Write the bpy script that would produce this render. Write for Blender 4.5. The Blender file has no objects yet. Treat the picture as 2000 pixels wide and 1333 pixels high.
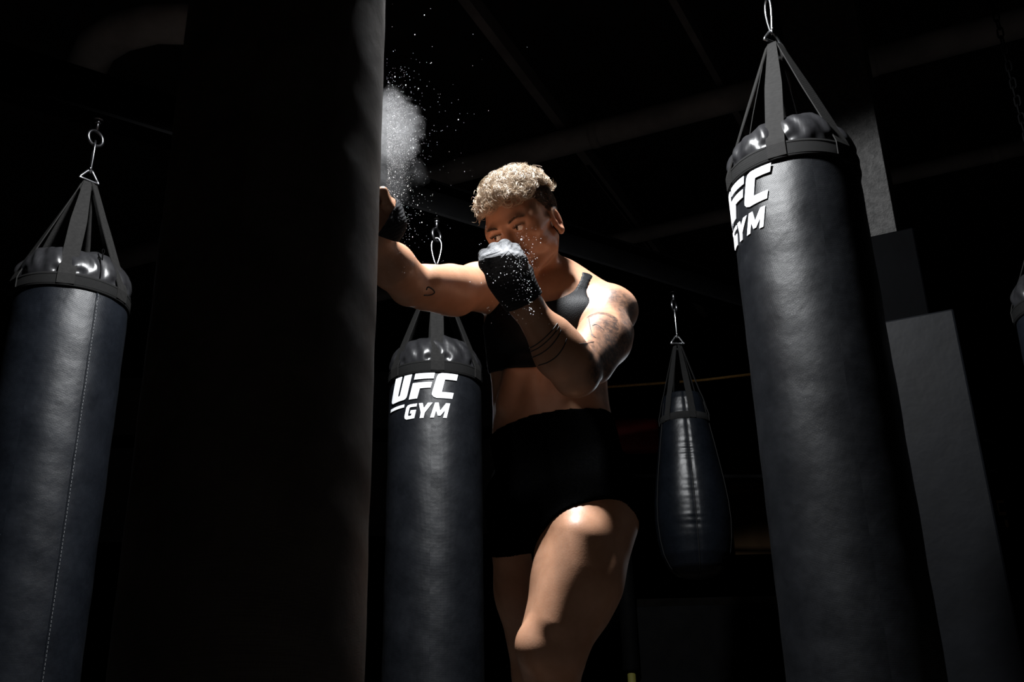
import bpy, bmesh, math, random
import numpy as np
from mathutils import Vector, Matrix
random.seed(7); RNG = np.random.default_rng(7)
SC = bpy.context.scene; COL = SC.collection
PI = math.pi

# ------------------------------------------------------------------ camera
FPX = 1944.0
_n = np.array([-114.0, 4896.0, -1944.0]); _n /= np.linalg.norm(_n)
_sp = -_n[2]; _cp = math.sqrt(1 - _sp * _sp)
_sr = _n[0] / _cp; _cr = math.sqrt(1 - _sr * _sr)
_r0 = np.array([1.0, 0, 0]); _u0 = np.array([0, -_sp, _cp])
CFW = np.array([0, _cp, _sp]); CRT = _cr * _r0 + _sr * _u0; CUP = -_sr * _r0 + _cr * _u0
CPOS = np.array([0, 0, 0.28])
cam_data = bpy.data.cameras.new('camera'); cam = bpy.data.objects.new('camera', cam_data); COL.objects.link(cam)
cam_data.sensor_fit = 'HORIZONTAL'; cam_data.sensor_width = 36.0; cam_data.lens = 36.0 * FPX / 2000.0
cam_data.clip_start = 0.02; cam_data.clip_end = 100
M = Matrix.Identity(4)
for i in range(3):
    M[i][0] = CRT[i]; M[i][1] = CUP[i]; M[i][2] = -CFW[i]; M[i][3] = CPOS[i]
cam.matrix_world = M
SC.camera = cam

def P(px, py, zc):
    """point of the place seen at photo pixel (px, py), zc metres along the view axis"""
    return CPOS + CFW * zc + CRT * ((px - 1000) / FPX * zc) + CUP * ((666.5 - py) / FPX * zc)
def PH(px, py, h):
    d = P(px, py, 1.0) - CPOS
    return CPOS + d * ((h - CPOS[2]) / d[2])
def depth(p): return float((np.array(p) - CPOS) @ CFW)

# ------------------------------------------------------------------ world, lights, exposure
w = bpy.data.worlds.new('world'); SC.world = w; w.use_nodes = True
w.node_tree.nodes['Background'].inputs[0].default_value = (0.9, 0.95, 1.0, 1)
w.node_tree.nodes['Background'].inputs[1].default_value = 0.0012
SC.view_settings.view_transform = 'Standard'; SC.view_settings.look = 'None'
SC.view_settings.exposure = 0.0; SC.view_settings.gamma = 1.0
SC.view_settings.use_curve_mapping = False

def lamp(name, kind, loc, target, energy, color, size=0.1, angle=120, blend=0.3):
    l = bpy.data.lights.new(name, kind); l.energy = energy; l.color = color
    o = bpy.data.objects.new(name, l); COL.objects.link(o); o.location = loc
    d = Vector(target) - Vector(loc); o.rotation_euler = d.to_track_quat('-Z', 'Y').to_euler()
    if kind == 'SPOT': l.spot_size = math.radians(angle); l.spot_blend = blend; l.shadow_soft_size = size
    if kind == 'AREA': l.size = size; l.shape = 'DISK'
    return o
lamp('ceiling_lamp', 'SPOT', (-0.18, 1.75, 2.82), (0.37, 1.69, 0.0), 700, (0.97, 0.985, 1.0), size=0.085, angle=160, blend=0.10)
lamp('rim_lamp', 'SPOT', (1.10, 3.95, 1.15), (0.16, 2.25, 0.95), 9, (0.85, 0.92, 1.0), size=0.2, angle=38, blend=0.5)

# ------------------------------------------------------------------ helpers
def link(name, me, parent=None, m=None):
    o = bpy.data.objects.new(name, me); COL.objects.link(o)
    if m is not None and hasattr(me, 'materials'): me.materials.append(m)
    if parent is not None: o.parent = parent
    return o
def smooth(me, on=True):
    me.polygons.foreach_set('use_smooth', [on] * len(me.polygons))
def meshobj(name, v, f, m=None, parent=None, sm=False):
    me = bpy.data.meshes.new(name); me.from_pydata([tuple(map(float, p)) for p in v], [], [tuple(map(int, q)) for q in f])
    me.update()
    if sm: smooth(me)
    return link(name, me, parent, m)
def empty(name, loc, rz=0.0, parent=None):
    o = bpy.data.objects.new(name, None); COL.objects.link(o); o.location = loc; o.rotation_euler = (0, 0, rz)
    o.empty_display_size = 0.1
    if parent is not None: o.parent = parent
    return o
def tag(o, label=None, cat=None, group=None, kind=None):
    if label: o['label'] = label
    if cat: o['category'] = cat
    if group: o['group'] = group
    if kind: o['kind'] = kind
    return o
class MB:
    """collects simple shapes into one mesh"""
    def __init__(s): s.v = []; s.f = []
    def add(s, v, f):
        b = len(s.v); s.v += [tuple(map(float, p)) for p in v]; s.f += [tuple(i + b for i in q) for q in f]; return s
    def box(s, a, b, bev=0.0):
        bm = bmesh.new(); bmesh.ops.create_cube(bm, size=1)
        a = np.array(a, float); b = np.array(b, float)
        for vv in bm.verts: vv.co = Vector((a + b) / 2 + np.array(vv.co) * (b - a))
        if bev: bmesh.ops.bevel(bm, geom=bm.edges[:], offset=bev, segments=2, affect='EDGES', profile=0.5)
        bm.verts.index_update()
        s.add([v.co[:] for v in bm.verts], [[v.index for v in f.verts] for f in bm.faces]); bm.free(); return s
    def tube(s, pts, r, n=10, closed=False, caps=True):
        pts = [np.array(p, float) for p in pts]; N = len(pts)
        rr = r if hasattr(r, '__len__') else [r] * N
        ref = None; V = []; 
        for i, p in enumerate(pts):
            if closed: t = pts[(i + 1) % N] - pts[i - 1]
            else: t = pts[min(i + 1, N - 1)] - pts[max(i - 1, 0)]
            t = t / (np.linalg.norm(t) + 1e-12)
            if ref is None:
                ref = np.cross(t, [0, 0, 1.0])
                if np.linalg.norm(ref) < 0.2: ref = np.cross(t, [1.0, 0, 0])
            ref = ref - t * (ref @ t); ref /= np.linalg.norm(ref); q = np.cross(t, ref)
            for k in range(n):
                a = 2 * PI * k / n; V.append(p + rr[i] * (math.cos(a) * ref + math.sin(a) * q))
        F = []
        for i in range(N if closed else N - 1):
            j = (i + 1) % N
            for k in range(n): F.append((i * n + k, i * n + (k + 1) % n, j * n + (k + 1) % n, j * n + k))
        if not closed and caps:
            F.append(tuple(range(n))[::-1]); F.append(tuple((N - 1) * n + k for k in range(n)))
        return s.add(V, F)
    def lathe(s, prof, n=32, c=(0, 0, 0), caps=True):
        V = [(c[0] + r * math.cos(2 * PI * k / n), c[1] + r * math.sin(2 * PI * k / n), c[2] + z) for r, z in prof for k in range(n)]
        F = [(i * n + k, i * n + (k + 1) % n, (i + 1) * n + (k + 1) % n, (i + 1) * n + k) for i in range(len(prof) - 1) for k in range(n)]
        if caps: F.append(tuple(range(n))[::-1]); F.append(tuple((len(prof) - 1) * n + k for k in range(n)))
        return s.add(V, F)
    def build(s, name, m=None, parent=None, sm=False): return meshobj(name, s.v, s.f, m, parent, sm)

# ------------------------------------------------------------------ materials
def mat(name):
    m = bpy.data.materials.new(name); m.use_nodes = True; nt = m.node_tree
    return m, nt, nt.nodes['Principled BSDF']
def N(nt, t, **kw):
    n = nt.nodes.new(t)
    for k, v in kw.items(): setattr(n, k, v)
    return n
def setv(nt, inp, v):
    if isinstance(v, bpy.types.NodeSocket): nt.links.new(v, inp)
    elif v is not None: inp.default_value = v
def mth(nt, op, a, b=None, c=None, clamp=False):
    n = N(nt, 'ShaderNodeMath', operation=op); n.use_clamp = clamp
    setv(nt, n.inputs[0], a)
    if b is not None: setv(nt, n.inputs[1], b)
    if c is not None: setv(nt, n.inputs[2], c)
    return n.outputs[0]
def noise(nt, scale, detail=3, rough=0.5, vec=None, dist=0.0):
    n = N(nt, 'ShaderNodeTexNoise'); n.inputs['Scale'].default_value = scale; n.inputs['Detail'].default_value = detail
    n.inputs['Roughness'].default_value = rough; n.inputs['Distortion'].default_value = dist
    if vec is not None: nt.links.new(vec, n.inputs['Vector'])
    return n.outputs[0]
def ramp(nt, fac, stops):
    n = N(nt, 'ShaderNodeValToRGB'); nt.links.new(fac, n.inputs[0]); e = n.color_ramp.elements
    while len(e) < len(stops): e.new(0.5)
    for q, (p, c) in zip(e, stops): q.position = p; q.color = c if len(c) == 4 else (*c, 1)
    return n.outputs[0]
def mixc(nt, fac, a, b):
    n = N(nt, 'ShaderNodeMix', data_type='RGBA'); setv(nt, n.inputs[0], fac)
    for s, v in ((n.inputs[6], a), (n.inputs[7], b)):
        if isinstance(v, bpy.types.NodeSocket): nt.links.new(v, s)
        else: s.default_value = v if len(v) == 4 else (*v, 1)
    return n.outputs[2]
def maprange(nt, v, a, b, c, d):
    n = N(nt, 'ShaderNodeMapRange'); n.clamp = True; setv(nt, n.inputs[0], v)
    for i, q in enumerate((a, b, c, d)): n.inputs[i + 1].default_value = q
    return n.outputs[0]
def bump(nt, bs, h, strength, dist=0.01):
    n = N(nt, 'ShaderNodeBump'); n.inputs['Strength'].default_value = strength; n.inputs['Distance'].default_value = dist
    nt.links.new(h, n.inputs['Height']); nt.links.new(n.outputs[0], bs.inputs['Normal']); return n
def objco(nt): return N(nt, 'ShaderNodeTexCoord').outputs['Object']
def simple(name, c, rough=0.5, metal=0.0, spec=0.5, nscale=None, namt=0.25, bstr=0.0, bdist=0.002):
    m, nt, b = mat(name); b.inputs['Roughness'].default_value = rough; b.inputs['Metallic'].default_value = metal
    b.inputs['Specular IOR Level'].default_value = spec
    if nscale:
        co = objco(nt); f = noise(nt, nscale, 4, 0.6, co)
        lo = tuple(q * (1 - namt) for q in c); hi = tuple(min(1, q * (1 + namt)) for q in c)
        nt.links.new(ramp(nt, f, [(0.3, lo), (0.7, hi)]), b.inputs['Base Color'])
        if bstr: bump(nt, b, f, bstr, bdist)
    else: b.inputs['Base Color'].default_value = (*c, 1)
    return m
def weave_uv(nt, period):
    uv = N(nt, 'ShaderNodeUVMap').outputs[0]; s = N(nt, 'ShaderNodeSeparateXYZ'); nt.links.new(uv, s.inputs[0])
    k = 2 * PI / period
    a = mth(nt, 'SINE', mth(nt, 'MULTIPLY', mth(nt, 'ADD', s.outputs[0], s.outputs[1]), k))
    b = mth(nt, 'SINE', mth(nt, 'MULTIPLY', mth(nt, 'SUBTRACT', s.outputs[0], s.outputs[1]), k))
    return mth(nt, 'MULTIPLY', a, b), uv, s
def vinyl(name, c, period, r0=0.42, r1=0.6, wstr=0.35, spec=0.5):
    """matt coated bag fabric: fine weave, scuffed gloss"""
    m, nt, b = mat(name); wv, uv, s = weave_uv(nt, period)
    big = noise(nt, 7, 5, 0.65, uv); fine = noise(nt, 60, 3, 0.6, uv)
    b.inputs['Specular IOR Level'].default_value = spec
    nt.links.new(maprange(nt, big, 0.3, 0.7, r0, r1), b.inputs['Roughness'])
    f2 = mth(nt, 'ADD', mth(nt, 'MULTIPLY', big, 0.7), mth(nt, 'MULTIPLY', fine, 0.3))
    nt.links.new(ramp(nt, f2, [(0.3, tuple(q * 0.65 for q in c)), (0.7, tuple(q * 1.45 for q in c))]), b.inputs['Base Color'])
    h = mth(nt, 'ADD', mth(nt, 'MULTIPLY', wv, 0.5), mth(nt, 'MULTIPLY', noise(nt, 260, 2, 0.5, uv), 0.9))
    n1 = bump(nt, b, h, wstr, 0.0012)
    n2 = N(nt, 'ShaderNodeBump'); n2.inputs['Strength'].default_value = 0.18; n2.inputs['Distance'].default_value = 0.02
    nt.links.new(noise(nt, 9, 3, 0.5, uv), n2.inputs['Height']); nt.links.new(n2.outputs[0], n1.inputs['Normal'])
    return m
def webbing(name, c):
    m, nt, b = mat(name); uv = N(nt, 'ShaderNodeUVMap').outputs[0]; s = N(nt, 'ShaderNodeSeparateXYZ'); nt.links.new(uv, s.inputs[0])
    a = mth(nt, 'SINE', mth(nt, 'MULTIPLY', s.outputs[0], 2 * PI / 0.004)); q = mth(nt, 'SINE', mth(nt, 'MULTIPLY', s.outputs[1], 2 * PI / 0.003))
    h = mth(nt, 'MULTIPLY', a, q)
    f = mth(nt, 'ADD', mth(nt, 'MULTIPLY', h, 0.25), noise(nt, 80, 3, 0.6, uv))
    nt.links.new(ramp(nt, f, [(0.2, tuple(x * 0.5 for x in c)), (0.8, tuple(x * 1.5 for x in c))]), b.inputs['Base Color'])
    b.inputs['Roughness'].default_value = 0.75; b.inputs['Specular IOR Level'].default_value = 0.15
    bump(nt, b, h, 0.6, 0.001); return m

MT = {}
MT['bag_mid'] = vinyl('coated_bag_fabric', (0.0040, 0.0046, 0.0060), 0.0042, 0.33, 0.46, 0.25, 0.24)
MT['bag_right'] = vinyl('coarse_bag_fabric', (0.0040, 0.0045, 0.0056), 0.0040, 0.33, 0.46, 0.26, 0.27)
MT['bag_left'] = vinyl('worn_bag_fabric', (0.0034, 0.0043, 0.0062), 0.0044, 0.32, 0.45, 0.25, 0.24)
MT['gloss'] = vinyl('gloss_vinyl', (0.010, 0.010, 0.011), 0.003, 0.26, 0.38, 0.06, 0.4)
MT['pear'] = vinyl('soft_black_leather', (0.0017, 0.0022, 0.0032), 0.003, 0.29, 0.38, 0.08, 0.13)
MT['brown'] = vinyl('worn_black_leather', (0.030, 0.024, 0.020), 0.004, 0.45, 0.7, 0.2)
MT['web'] = webbing('black_webbing', (0.0060, 0.0058, 0.0056))
MT['webdark'] = webbing('dark_webbing', (0.0022, 0.0022, 0.0022))
MT['steel'] = simple('zinc_steel', (0.55, 0.56, 0.58), 0.25, 1.0, nscale=40, namt=0.2)
MT['darksteel'] = simple('black_oxide_steel', (0.16, 0.16, 0.17), 0.3, 1.0, nscale=40, namt=0.2)
MT['print'] = simple('white_print', (0.80, 0.82, 0.86), 0.5, nscale=30, namt=0.10)
MT['thread'] = simple('pale_thread', (0.10, 0.105, 0.11), 0.8)
MT['beam'] = simple('black_painted_steel', (0.0012, 0.0012, 0.0013), 0.7, 0.0, 0.02, nscale=9, namt=0.3)
MT['pipe'] = simple('dusty_grey_duct', (0.24, 0.225, 0.225), 0.8, 0, 0.1, nscale=5, namt=0.25)
MT['joist'] = simple('dark_joist_paint', (0.15, 0.14, 0.14), 0.8, 0, 0.1, nscale=4, namt=0.3)
MT['ceil'] = simple('black_ceiling_paint', (0.022, 0.020, 0.020), 0.9, 0.0, 0.05, nscale=3, namt=0.4)
MT['wall'] = simple('black_wall_paint', (0.006, 0.0055, 0.005), 0.95, 0.0, 0.0, nscale=3, namt=0.3)
MT['panel'] = simple('grey_wall_panel', (0.055, 0.054, 0.056), 0.8, 0, 0.05, nscale=3, namt=0.2)
MT['floor'] = simple('rubber_mat', (0.035, 0.030, 0.026), 0.8, 0, 0.2, nscale=30, namt=0.3, bstr=0.2)
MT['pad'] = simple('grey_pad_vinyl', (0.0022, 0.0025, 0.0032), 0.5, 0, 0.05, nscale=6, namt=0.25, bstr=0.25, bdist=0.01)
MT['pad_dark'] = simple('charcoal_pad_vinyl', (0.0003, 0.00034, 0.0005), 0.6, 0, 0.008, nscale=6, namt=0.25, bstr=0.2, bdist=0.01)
m_, nt_, b_ = mat('rough_plaster'); MT['plaster'] = m_
_c = objco(nt_); _f = noise(nt_, 34, 7, 0.72, _c); nt_.links.new(ramp(nt_, _f, [(0.3, (0.022, 0.0215, 0.021)), (0.7, (0.085, 0.083, 0.081))]), b_.inputs['Base Color'])
b_.inputs['Roughness'].default_value = 0.95; bump(nt_, b_, _f, 1.0, 0.09)
MT['red'] = simple('red_vinyl', (0.13, 0.005, 0.004), 0.6, 0, 0.2, nscale=6)
MT['rope'] = simple('tan_rope', (0.55, 0.31, 0.10), 0.8, 0, 0.1, nscale=60)
MT['canvas'] = simple('ring_canvas', (0.002, 0.0018, 0.0016), 0.95, 0, 0.0, nscale=10)
MT['brownwall'] = simple('brown_board', (0.018, 0.0105, 0.005), 0.9, 0, 0.05, nscale=3)
MT['yellow'] = simple('yellow_green_strap', (0.06, 0.055, 0.006), 0.6)
MT['tan'] = simple('tan_print', (0.20, 0.12, 0.06), 0.6)
# ------------------------------------------------------------------ room shell
RA = math.radians(-63)                      # the building's grid is turned to the view
AX = np.array([math.sin(RA), math.cos(RA), 0.0]); AY = np.array([math.cos(RA), -math.sin(RA), 0.0])   # along walls: left-away, right-away
def st(o): o['kind'] = 'structure'; return o
def slab(name, x0, x1, y0, y1, z0, z1, m): return st(MB().box((x0, y0, z0), (x1, y1, z1)).build(name, m))
slab('floor', -7, 7, -3, 11, -0.1, 0, MT['floor'])
slab('ceiling', -7, 7, -3, 11, 4.0, 4.1, MT['ceil'])
slab('wall_back', -7, 7, 10.9, 11.0, 0, 4, MT['wall'])
slab('wall_left', -7, -6.9, -3, 10.9, 0, 4, MT['wall'])
slab('wall_right', 6.9, 7, -3, 10.9, 0, 4, MT['wall'])
slab('wall_front', -6.9, 6.9, -3, -2.9, 0, 4, MT['wall'])

def beam_between(name, a, b, w, h, m, parent=None, kind='I'):
    """steel section from a to b (points on the underside)"""
    a = np.array(a, float); b = np.array(b, float); d = b - a; L = np.linalg.norm(d); d /= L
    s = np.cross(d, [0, 0, 1.0]); s /= np.linalg.norm(s); u = np.cross(s, d)
    if kind == 'I': sec = [(-w/2, 0), (w/2, 0), (w/2, .012), (.006, .012), (.006, h-.012), (w/2, h-.012), (w/2, h), (-w/2, h), (-w/2, h-.012), (-.006, h-.012), (-.006, .012), (-w/2, .012)]
    else: sec = [(-w/2, 0), (w/2, 0), (w/2, h), (-w/2, h)]
    n = len(sec); V = [q + s * x + u * y for q in (a, b) for x, y in sec]
    F = [(k, (k + 1) % n, n + (k + 1) % n, n + k) for k in range(n)] + [tuple(range(n))[::-1], tuple(range(n, 2 * n))]
    return meshobj(name, V, F, m, parent)

BD = np.array([1.10, 0.765, 0.0]); BD /= np.linalg.norm(BD)
def eye_bolt(parent, p, turn=0.0, m='darksteel', size=1.15):
    """eye bolt screwed up into the beam; p = middle of the eye"""
    b = MB(); c, s = math.cos(turn), math.sin(turn); R = 0.024 * size
    b.tube([(p[0] + R * math.cos(a) * c, p[1] + R * math.cos(a) * s, p[2] + R * math.sin(a)) for a in np.linspace(0, 2 * PI, 24, endpoint=False)], 0.0055 * size, 10, closed=True)
    b.tube([(p[0], p[1], p[2] + R), (p[0], p[1], p[2] + R + 0.055)], 0.006 * size, 10)
    b.lathe([(0.012, 0), (0.013, 0.003), (0.013, 0.010), (0.011, 0.012)], 6, (p[0], p[1], p[2] + R + 0.03))
    b.lathe([(0.018, 0), (0.018, 0.003)], 20, (p[0], p[1], p[2] + R + 0.044))
    return b.build('eye_bolt', MT[m], parent, True)
def rig(name, p0, p1, eyes, label, clamps=()):
    a = np.array(p0); root = empty(name, tuple(a)); st(root); tag(root, label)
    loc = lambda q: np.array(q) - a
    beam_between('steel_beam', loc(p0), loc(p1), 0.10, 0.16, MT['beam'], root)
    for e in eyes: eye_bolt(root, loc(e), turn=math.atan2(BD[1], BD[0]) + (e[3] if len(e) > 3 else 0.4))
    for c in clamps:
        q = loc(c); MB().box(q + [-.018, -.03, -.02], q + [.018, .03, .025], .004).tube([q + [0, 0, .02], q + [0, 0, .06]], .008, 8).build('beam_clamp', MT['pipe'], root, False)
    return root
HB = 2.2
HOOKS = {'left': np.array([-1.40, 2.88, HB]), 'mid': np.array([-0.30, 3.64, HB]), 'pear': np.array([0.79, 4.43, HB]),
         'right': np.array([0.79, 2.41, 2.335]), 'near': np.array([-0.429, 1.60, 2.60]), 'far': np.array([1.95, 3.21, 2.2])}
zb = HB + 0.024 + 0.05
b0 = HOOKS['left'] - BD * 2.2; b1 = HOOKS['pear'] + BD * 3.2; b0[2] = b1[2] = zb
def e3(k): return tuple(HOOKS[k])
cl = [PH(203, 192, zb + 0.17), PH(851, 400, zb + 0.17)]
rig('trim_1', b0, b1, [tuple(e3('left')), tuple(e3('mid')), tuple(e3('pear'))], 'black steel beam the rear row of bags hangs from', cl)
zb2 = 3.30
for _k in ('right', 'near', 'far'): HOOKS[_k + '_eye'] = HOOKS[_k] * [1, 1, 0] + [0, 0, zb2 - 0.075]
c0 = HOOKS['near'] - BD * 2.2; c1 = HOOKS['right'] + BD * 2.4; c0[2] = c1[2] = zb2
rig('trim_2', c0, c1, [e3('right_eye'), e3('near_eye'), e3('far_eye')], 'black steel beam the front row of bags hangs from')

# ducts and joists overhead
def duct(name, a, b, r, label, m='pipe'):
    a = np.array(a); b = np.array(b); d = (b - a) / np.linalg.norm(b - a); a2 = a - d * 2.5; b2 = b + d * 2.5
    root = empty(name, tuple(a2)); st(root); tag(root, label); L = np.linalg.norm(b2 - a2)
    MB().tube([(0, 0, 0)] + [tuple(d * L * t) for t in (0.5, 1)], r, 24).build('pipe', MT[m], root, True)
    for t in np.arange(0.6, L, 1.5): MB().tube([tuple(d * (t - .025)), tuple(d * (t + .025))], r * 1.06, 24).build('coupling', MT[m], root, True)
    return root
duct('trim_4', PH(830, 350, 3.45), PH(1420, 195, 3.45), 0.075, 'grey duct crossing the dark ceiling above the fighter')
duct('trim_5', PH(1150, 482, 3.45), PH(1420, 420, 3.45), 0.05, 'thin grey pipe crossing the dark ceiling farther back')
for i, (p, q, w_) in enumerate([((905, 0), (1310, 530), 0.05), ((1330, 30), (1445, 235), 0.035), ((1190, 380), (1280, 500), 0.03)]):
    a, b = PH(*p, 3.56), PH(*q, 3.56); d = b - a
    o = st(beam_between('trim_%d' % (6 + i), a - d * .4, b + d * .3, w_, 0.10, MT['joist'], None, 'R'))
    tag(o, ['dark joist running away over the fighter', 'dark joist running away beside the right bag', 'narrow joist behind the main duct'][i])
# large round duct elbow far up left
ea = [PH(390, 48, 3.3) + np.array([0, 0, 0.0]), PH(300, 46, 3.3), PH(235, 62, 3.3), PH(190, 90, 3.3), PH(170, 130, 3.3)]
t_ = empty('trim_9', tuple(ea[0])); st(t_); tag(t_, 'large curved duct in the upper left darkness')
MB().tube([p - ea[0] for p in ea], 0.09, 24).build('pipe', MT['pipe'], t_, True)

# padded column behind the right bag
RE = P(1862, 602, 3.62)                       # right front edge of the lower pad
def column():
    root = empty('pillar', (RE[0], RE[1], 0)); st(root); tag(root, 'plastered column wrapped in two grey pads behind the right bag')
    W = 0.62
    def blk(name, off, z0, z1, m, bev):
        # off: how far in from the lower pad's right front edge
        b = MB().box((0, 0, 0), (W - 2 * off, W - 2 * off, z1 - z0), bev)
        v = [AX * (off + x) + AY * (off + y) + np.array([0, 0, z0 + z]) for x, y, z in b.v]
        f = [tuple(q[::-1]) for q in b.f]
        return meshobj(name, v, f, m, root)
    z2 = RE[2]; z1 = P(1770, 398, 3.70)[2]
    blk('plaster_shaft', 0.150, 0, 4.0, MT['plaster'], 0.004)
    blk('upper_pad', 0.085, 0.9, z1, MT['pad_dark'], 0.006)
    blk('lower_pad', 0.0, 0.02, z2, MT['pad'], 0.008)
column()

# wall panels seen far back on the left, and between bag and fighter
def wall_panels():
    q0 = P(290, 760, 8.2); root = empty('trim_10', tuple(q0)); st(root); tag(root, 'grey wall panels with black rails at the back left')
    o = np.array(root.location); g = MB()
    zs = [(1.75, 2.50), (2.62, 3.10)]
    for z0, z1 in zs:
        for k in range(-3, 5):
            a = np.array([k * 0.62, 0, 0]); MB().box(a + [0, -.02, z0 - o[2]], a + [0.60, .02, z1 - o[2]], .004).build('panel', MT['panel'], root)
    MB().box((-2.0, .021, 1.7 - o[2]), (3.15, .06, 3.15 - o[2])).build('backing_rail', MT['beam'], root)
wall_panels()
# ------------------------------------------------------------------ punch bags
def uvgrid(name, rows, m, parent, closed=True, sm=True, capb=False, capt=False, uv=None):
    """rows of rings (each n points) -> smooth mesh with metre UVs"""
    R = np.array(rows, float); nr, n = R.shape[:2]; V = R.reshape(-1, 3)
    F = []; U = []
    per = np.zeros((nr, n + 1)); 
    ring_r = R[:, :, :2]
    for i in range(nr - 1):
        for k in range(n if closed else n - 1):
            k2 = (k + 1) % n; F.append((i * n + k, i * n + k2, (i + 1) * n + k2, (i + 1) * n + k))
            u0, u1 = uv[0][k], uv[0][k + 1]; U += [(u0, uv[1][i]), (u1, uv[1][i]), (u1, uv[1][i + 1]), (u0, uv[1][i + 1])]
    if capb: F.append(tuple(range(n))[::-1]); U += [(R[0, k, 0], R[0, k, 1]) for k in range(n)][::-1]
    if capt: F.append(tuple((nr - 1) * n + k for k in range(n))); U += [(R[-1, k, 0], R[-1, k, 1]) for k in range(n)]
    o = meshobj(name, V, F, m, parent, sm)
    l = o.data.uv_layers.new(name='UVMap'); l.data.foreach_set('uv', np.array(U, float).ravel())
    return o
def ribbon(name, pts, side, wd, th, m, parent):
    """flat webbing strip along pts; side = width direction (per point), wd = widths"""
    pts = [np.array(p, float) for p in pts]; n = len(pts); rows = []; L = 0; vs = []
    for i, p in enumerate(pts):
        t = pts[min(i + 1, n - 1)] - pts[max(i - 1, 0)]; t /= np.linalg.norm(t)
        s = np.array(side[i]); s = s - t * (s @ t); s /= np.linalg.norm(s); q = np.cross(t, s); w = wd[i]
        rows.append([p - s * w / 2 - q * th / 2, p + s * w / 2 - q * th / 2, p + s * w / 2 + q * th / 2, p - s * w / 2 + q * th / 2])
        if i: L += np.linalg.norm(pts[i] - pts[i - 1])
        vs.append(L)
    return uvgrid(name, rows, m, parent, True, False, True, True, ([0, .04, .043, .083, .086], vs))

def strap_set(root, angles, r, zb0, zb1, zring, rdome, m, wid=0.050, th=0.003, droop=0.0):
    for a in angles:
        c, s = math.sin(a), -math.cos(a); d = np.array([c, s, 0]); t = np.array([math.cos(a), math.sin(a), 0])
        pts = [d * (r + 0.004) + [0, 0, zb0 + 0.003]]; 
        pts.append(d * (r + 0.0045) + [0, 0, zb1 - 0.005])
        for z in np.linspace(zb1 + 0.01, zring - 0.015, 14):
            f = (z - zb1) / (zring - zb1)
            line = (r + 0.004) * (1 - f) ** 1.0 + 0.014 * f
            pts.append(d * max(line, rdome(z) + 0.004 if rdome(z) > 0 else 0) + [0, 0, z])
        n = len(pts); ws = [wid * (1 - max(0, (i - n * 0.55) / n) * 1.25) for i in range(n)]
        tw = random.uniform(-0.5, 0.5)
        sd = [t + d * tw * max(0, (i / n - 0.3)) for i in range(n)]
        o = ribbon('strap', pts, sd, ws, th, m, root)
        # loop over the ring
        top = np.array([0, 0, zring + 0.010])
def ring_and_hook(root, zring, zeye, turn, m='steel', spread=0.034, gate_open=False):
    """triangular ring the straps hang on, and the snap hook up to the eye bolt; local z"""
    c, s = math.cos(turn), math.sin(turn)
    R = lambda x, z: (x * c, x * s, z)
    tri = []
    for a, b in (((-spread, zring), (spread, zring)), ((spread, zring), (0.006, zring + 0.038)), ((0.006, zring + 0.038), (-0.006, zring + 0.038)), ((-0.006, zring + 0.038), (-spread, zring))):
        for f in np.linspace(0, 1, 5, endpoint=False): tri.append(R(a[0] + (b[0] - a[0]) * f, a[1] + (b[1] - a[1]) * f))
    MB().tube(tri, 0.0048, 8, closed=True).build('ring', MT[m], root, True)
    z0 = zring + 0.030; z1 = zeye - 0.012; H = z1 - z0
    # pear-shaped snap hook: wide at the top, narrow at the bottom
    pts = []
    for a in np.linspace(0, 2 * PI, 40, endpoint=False):
        v = math.sin(a); f = (v + 1) / 2
        wd = (0.007 + 0.022 * f) * math.cos(a)
        pts.append((wd * math.cos(turn + 1.2), wd * math.sin(turn + 1.2), z0 + H * f))
    k = [p for i, p in enumerate(pts) if not (14 <= i <= 25)] if gate_open else None
    MB().tube(pts, 0.0037, 10, closed=True).build('snap_hook', MT[m], root, True)
    # the gate's rivet
    q = np.array(pts[26]); MB().tube([q - [0, .008, 0], q + [0, .008, 0]], 0.0035, 8).build('gate_rivet', MT[m], root, True)

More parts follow.
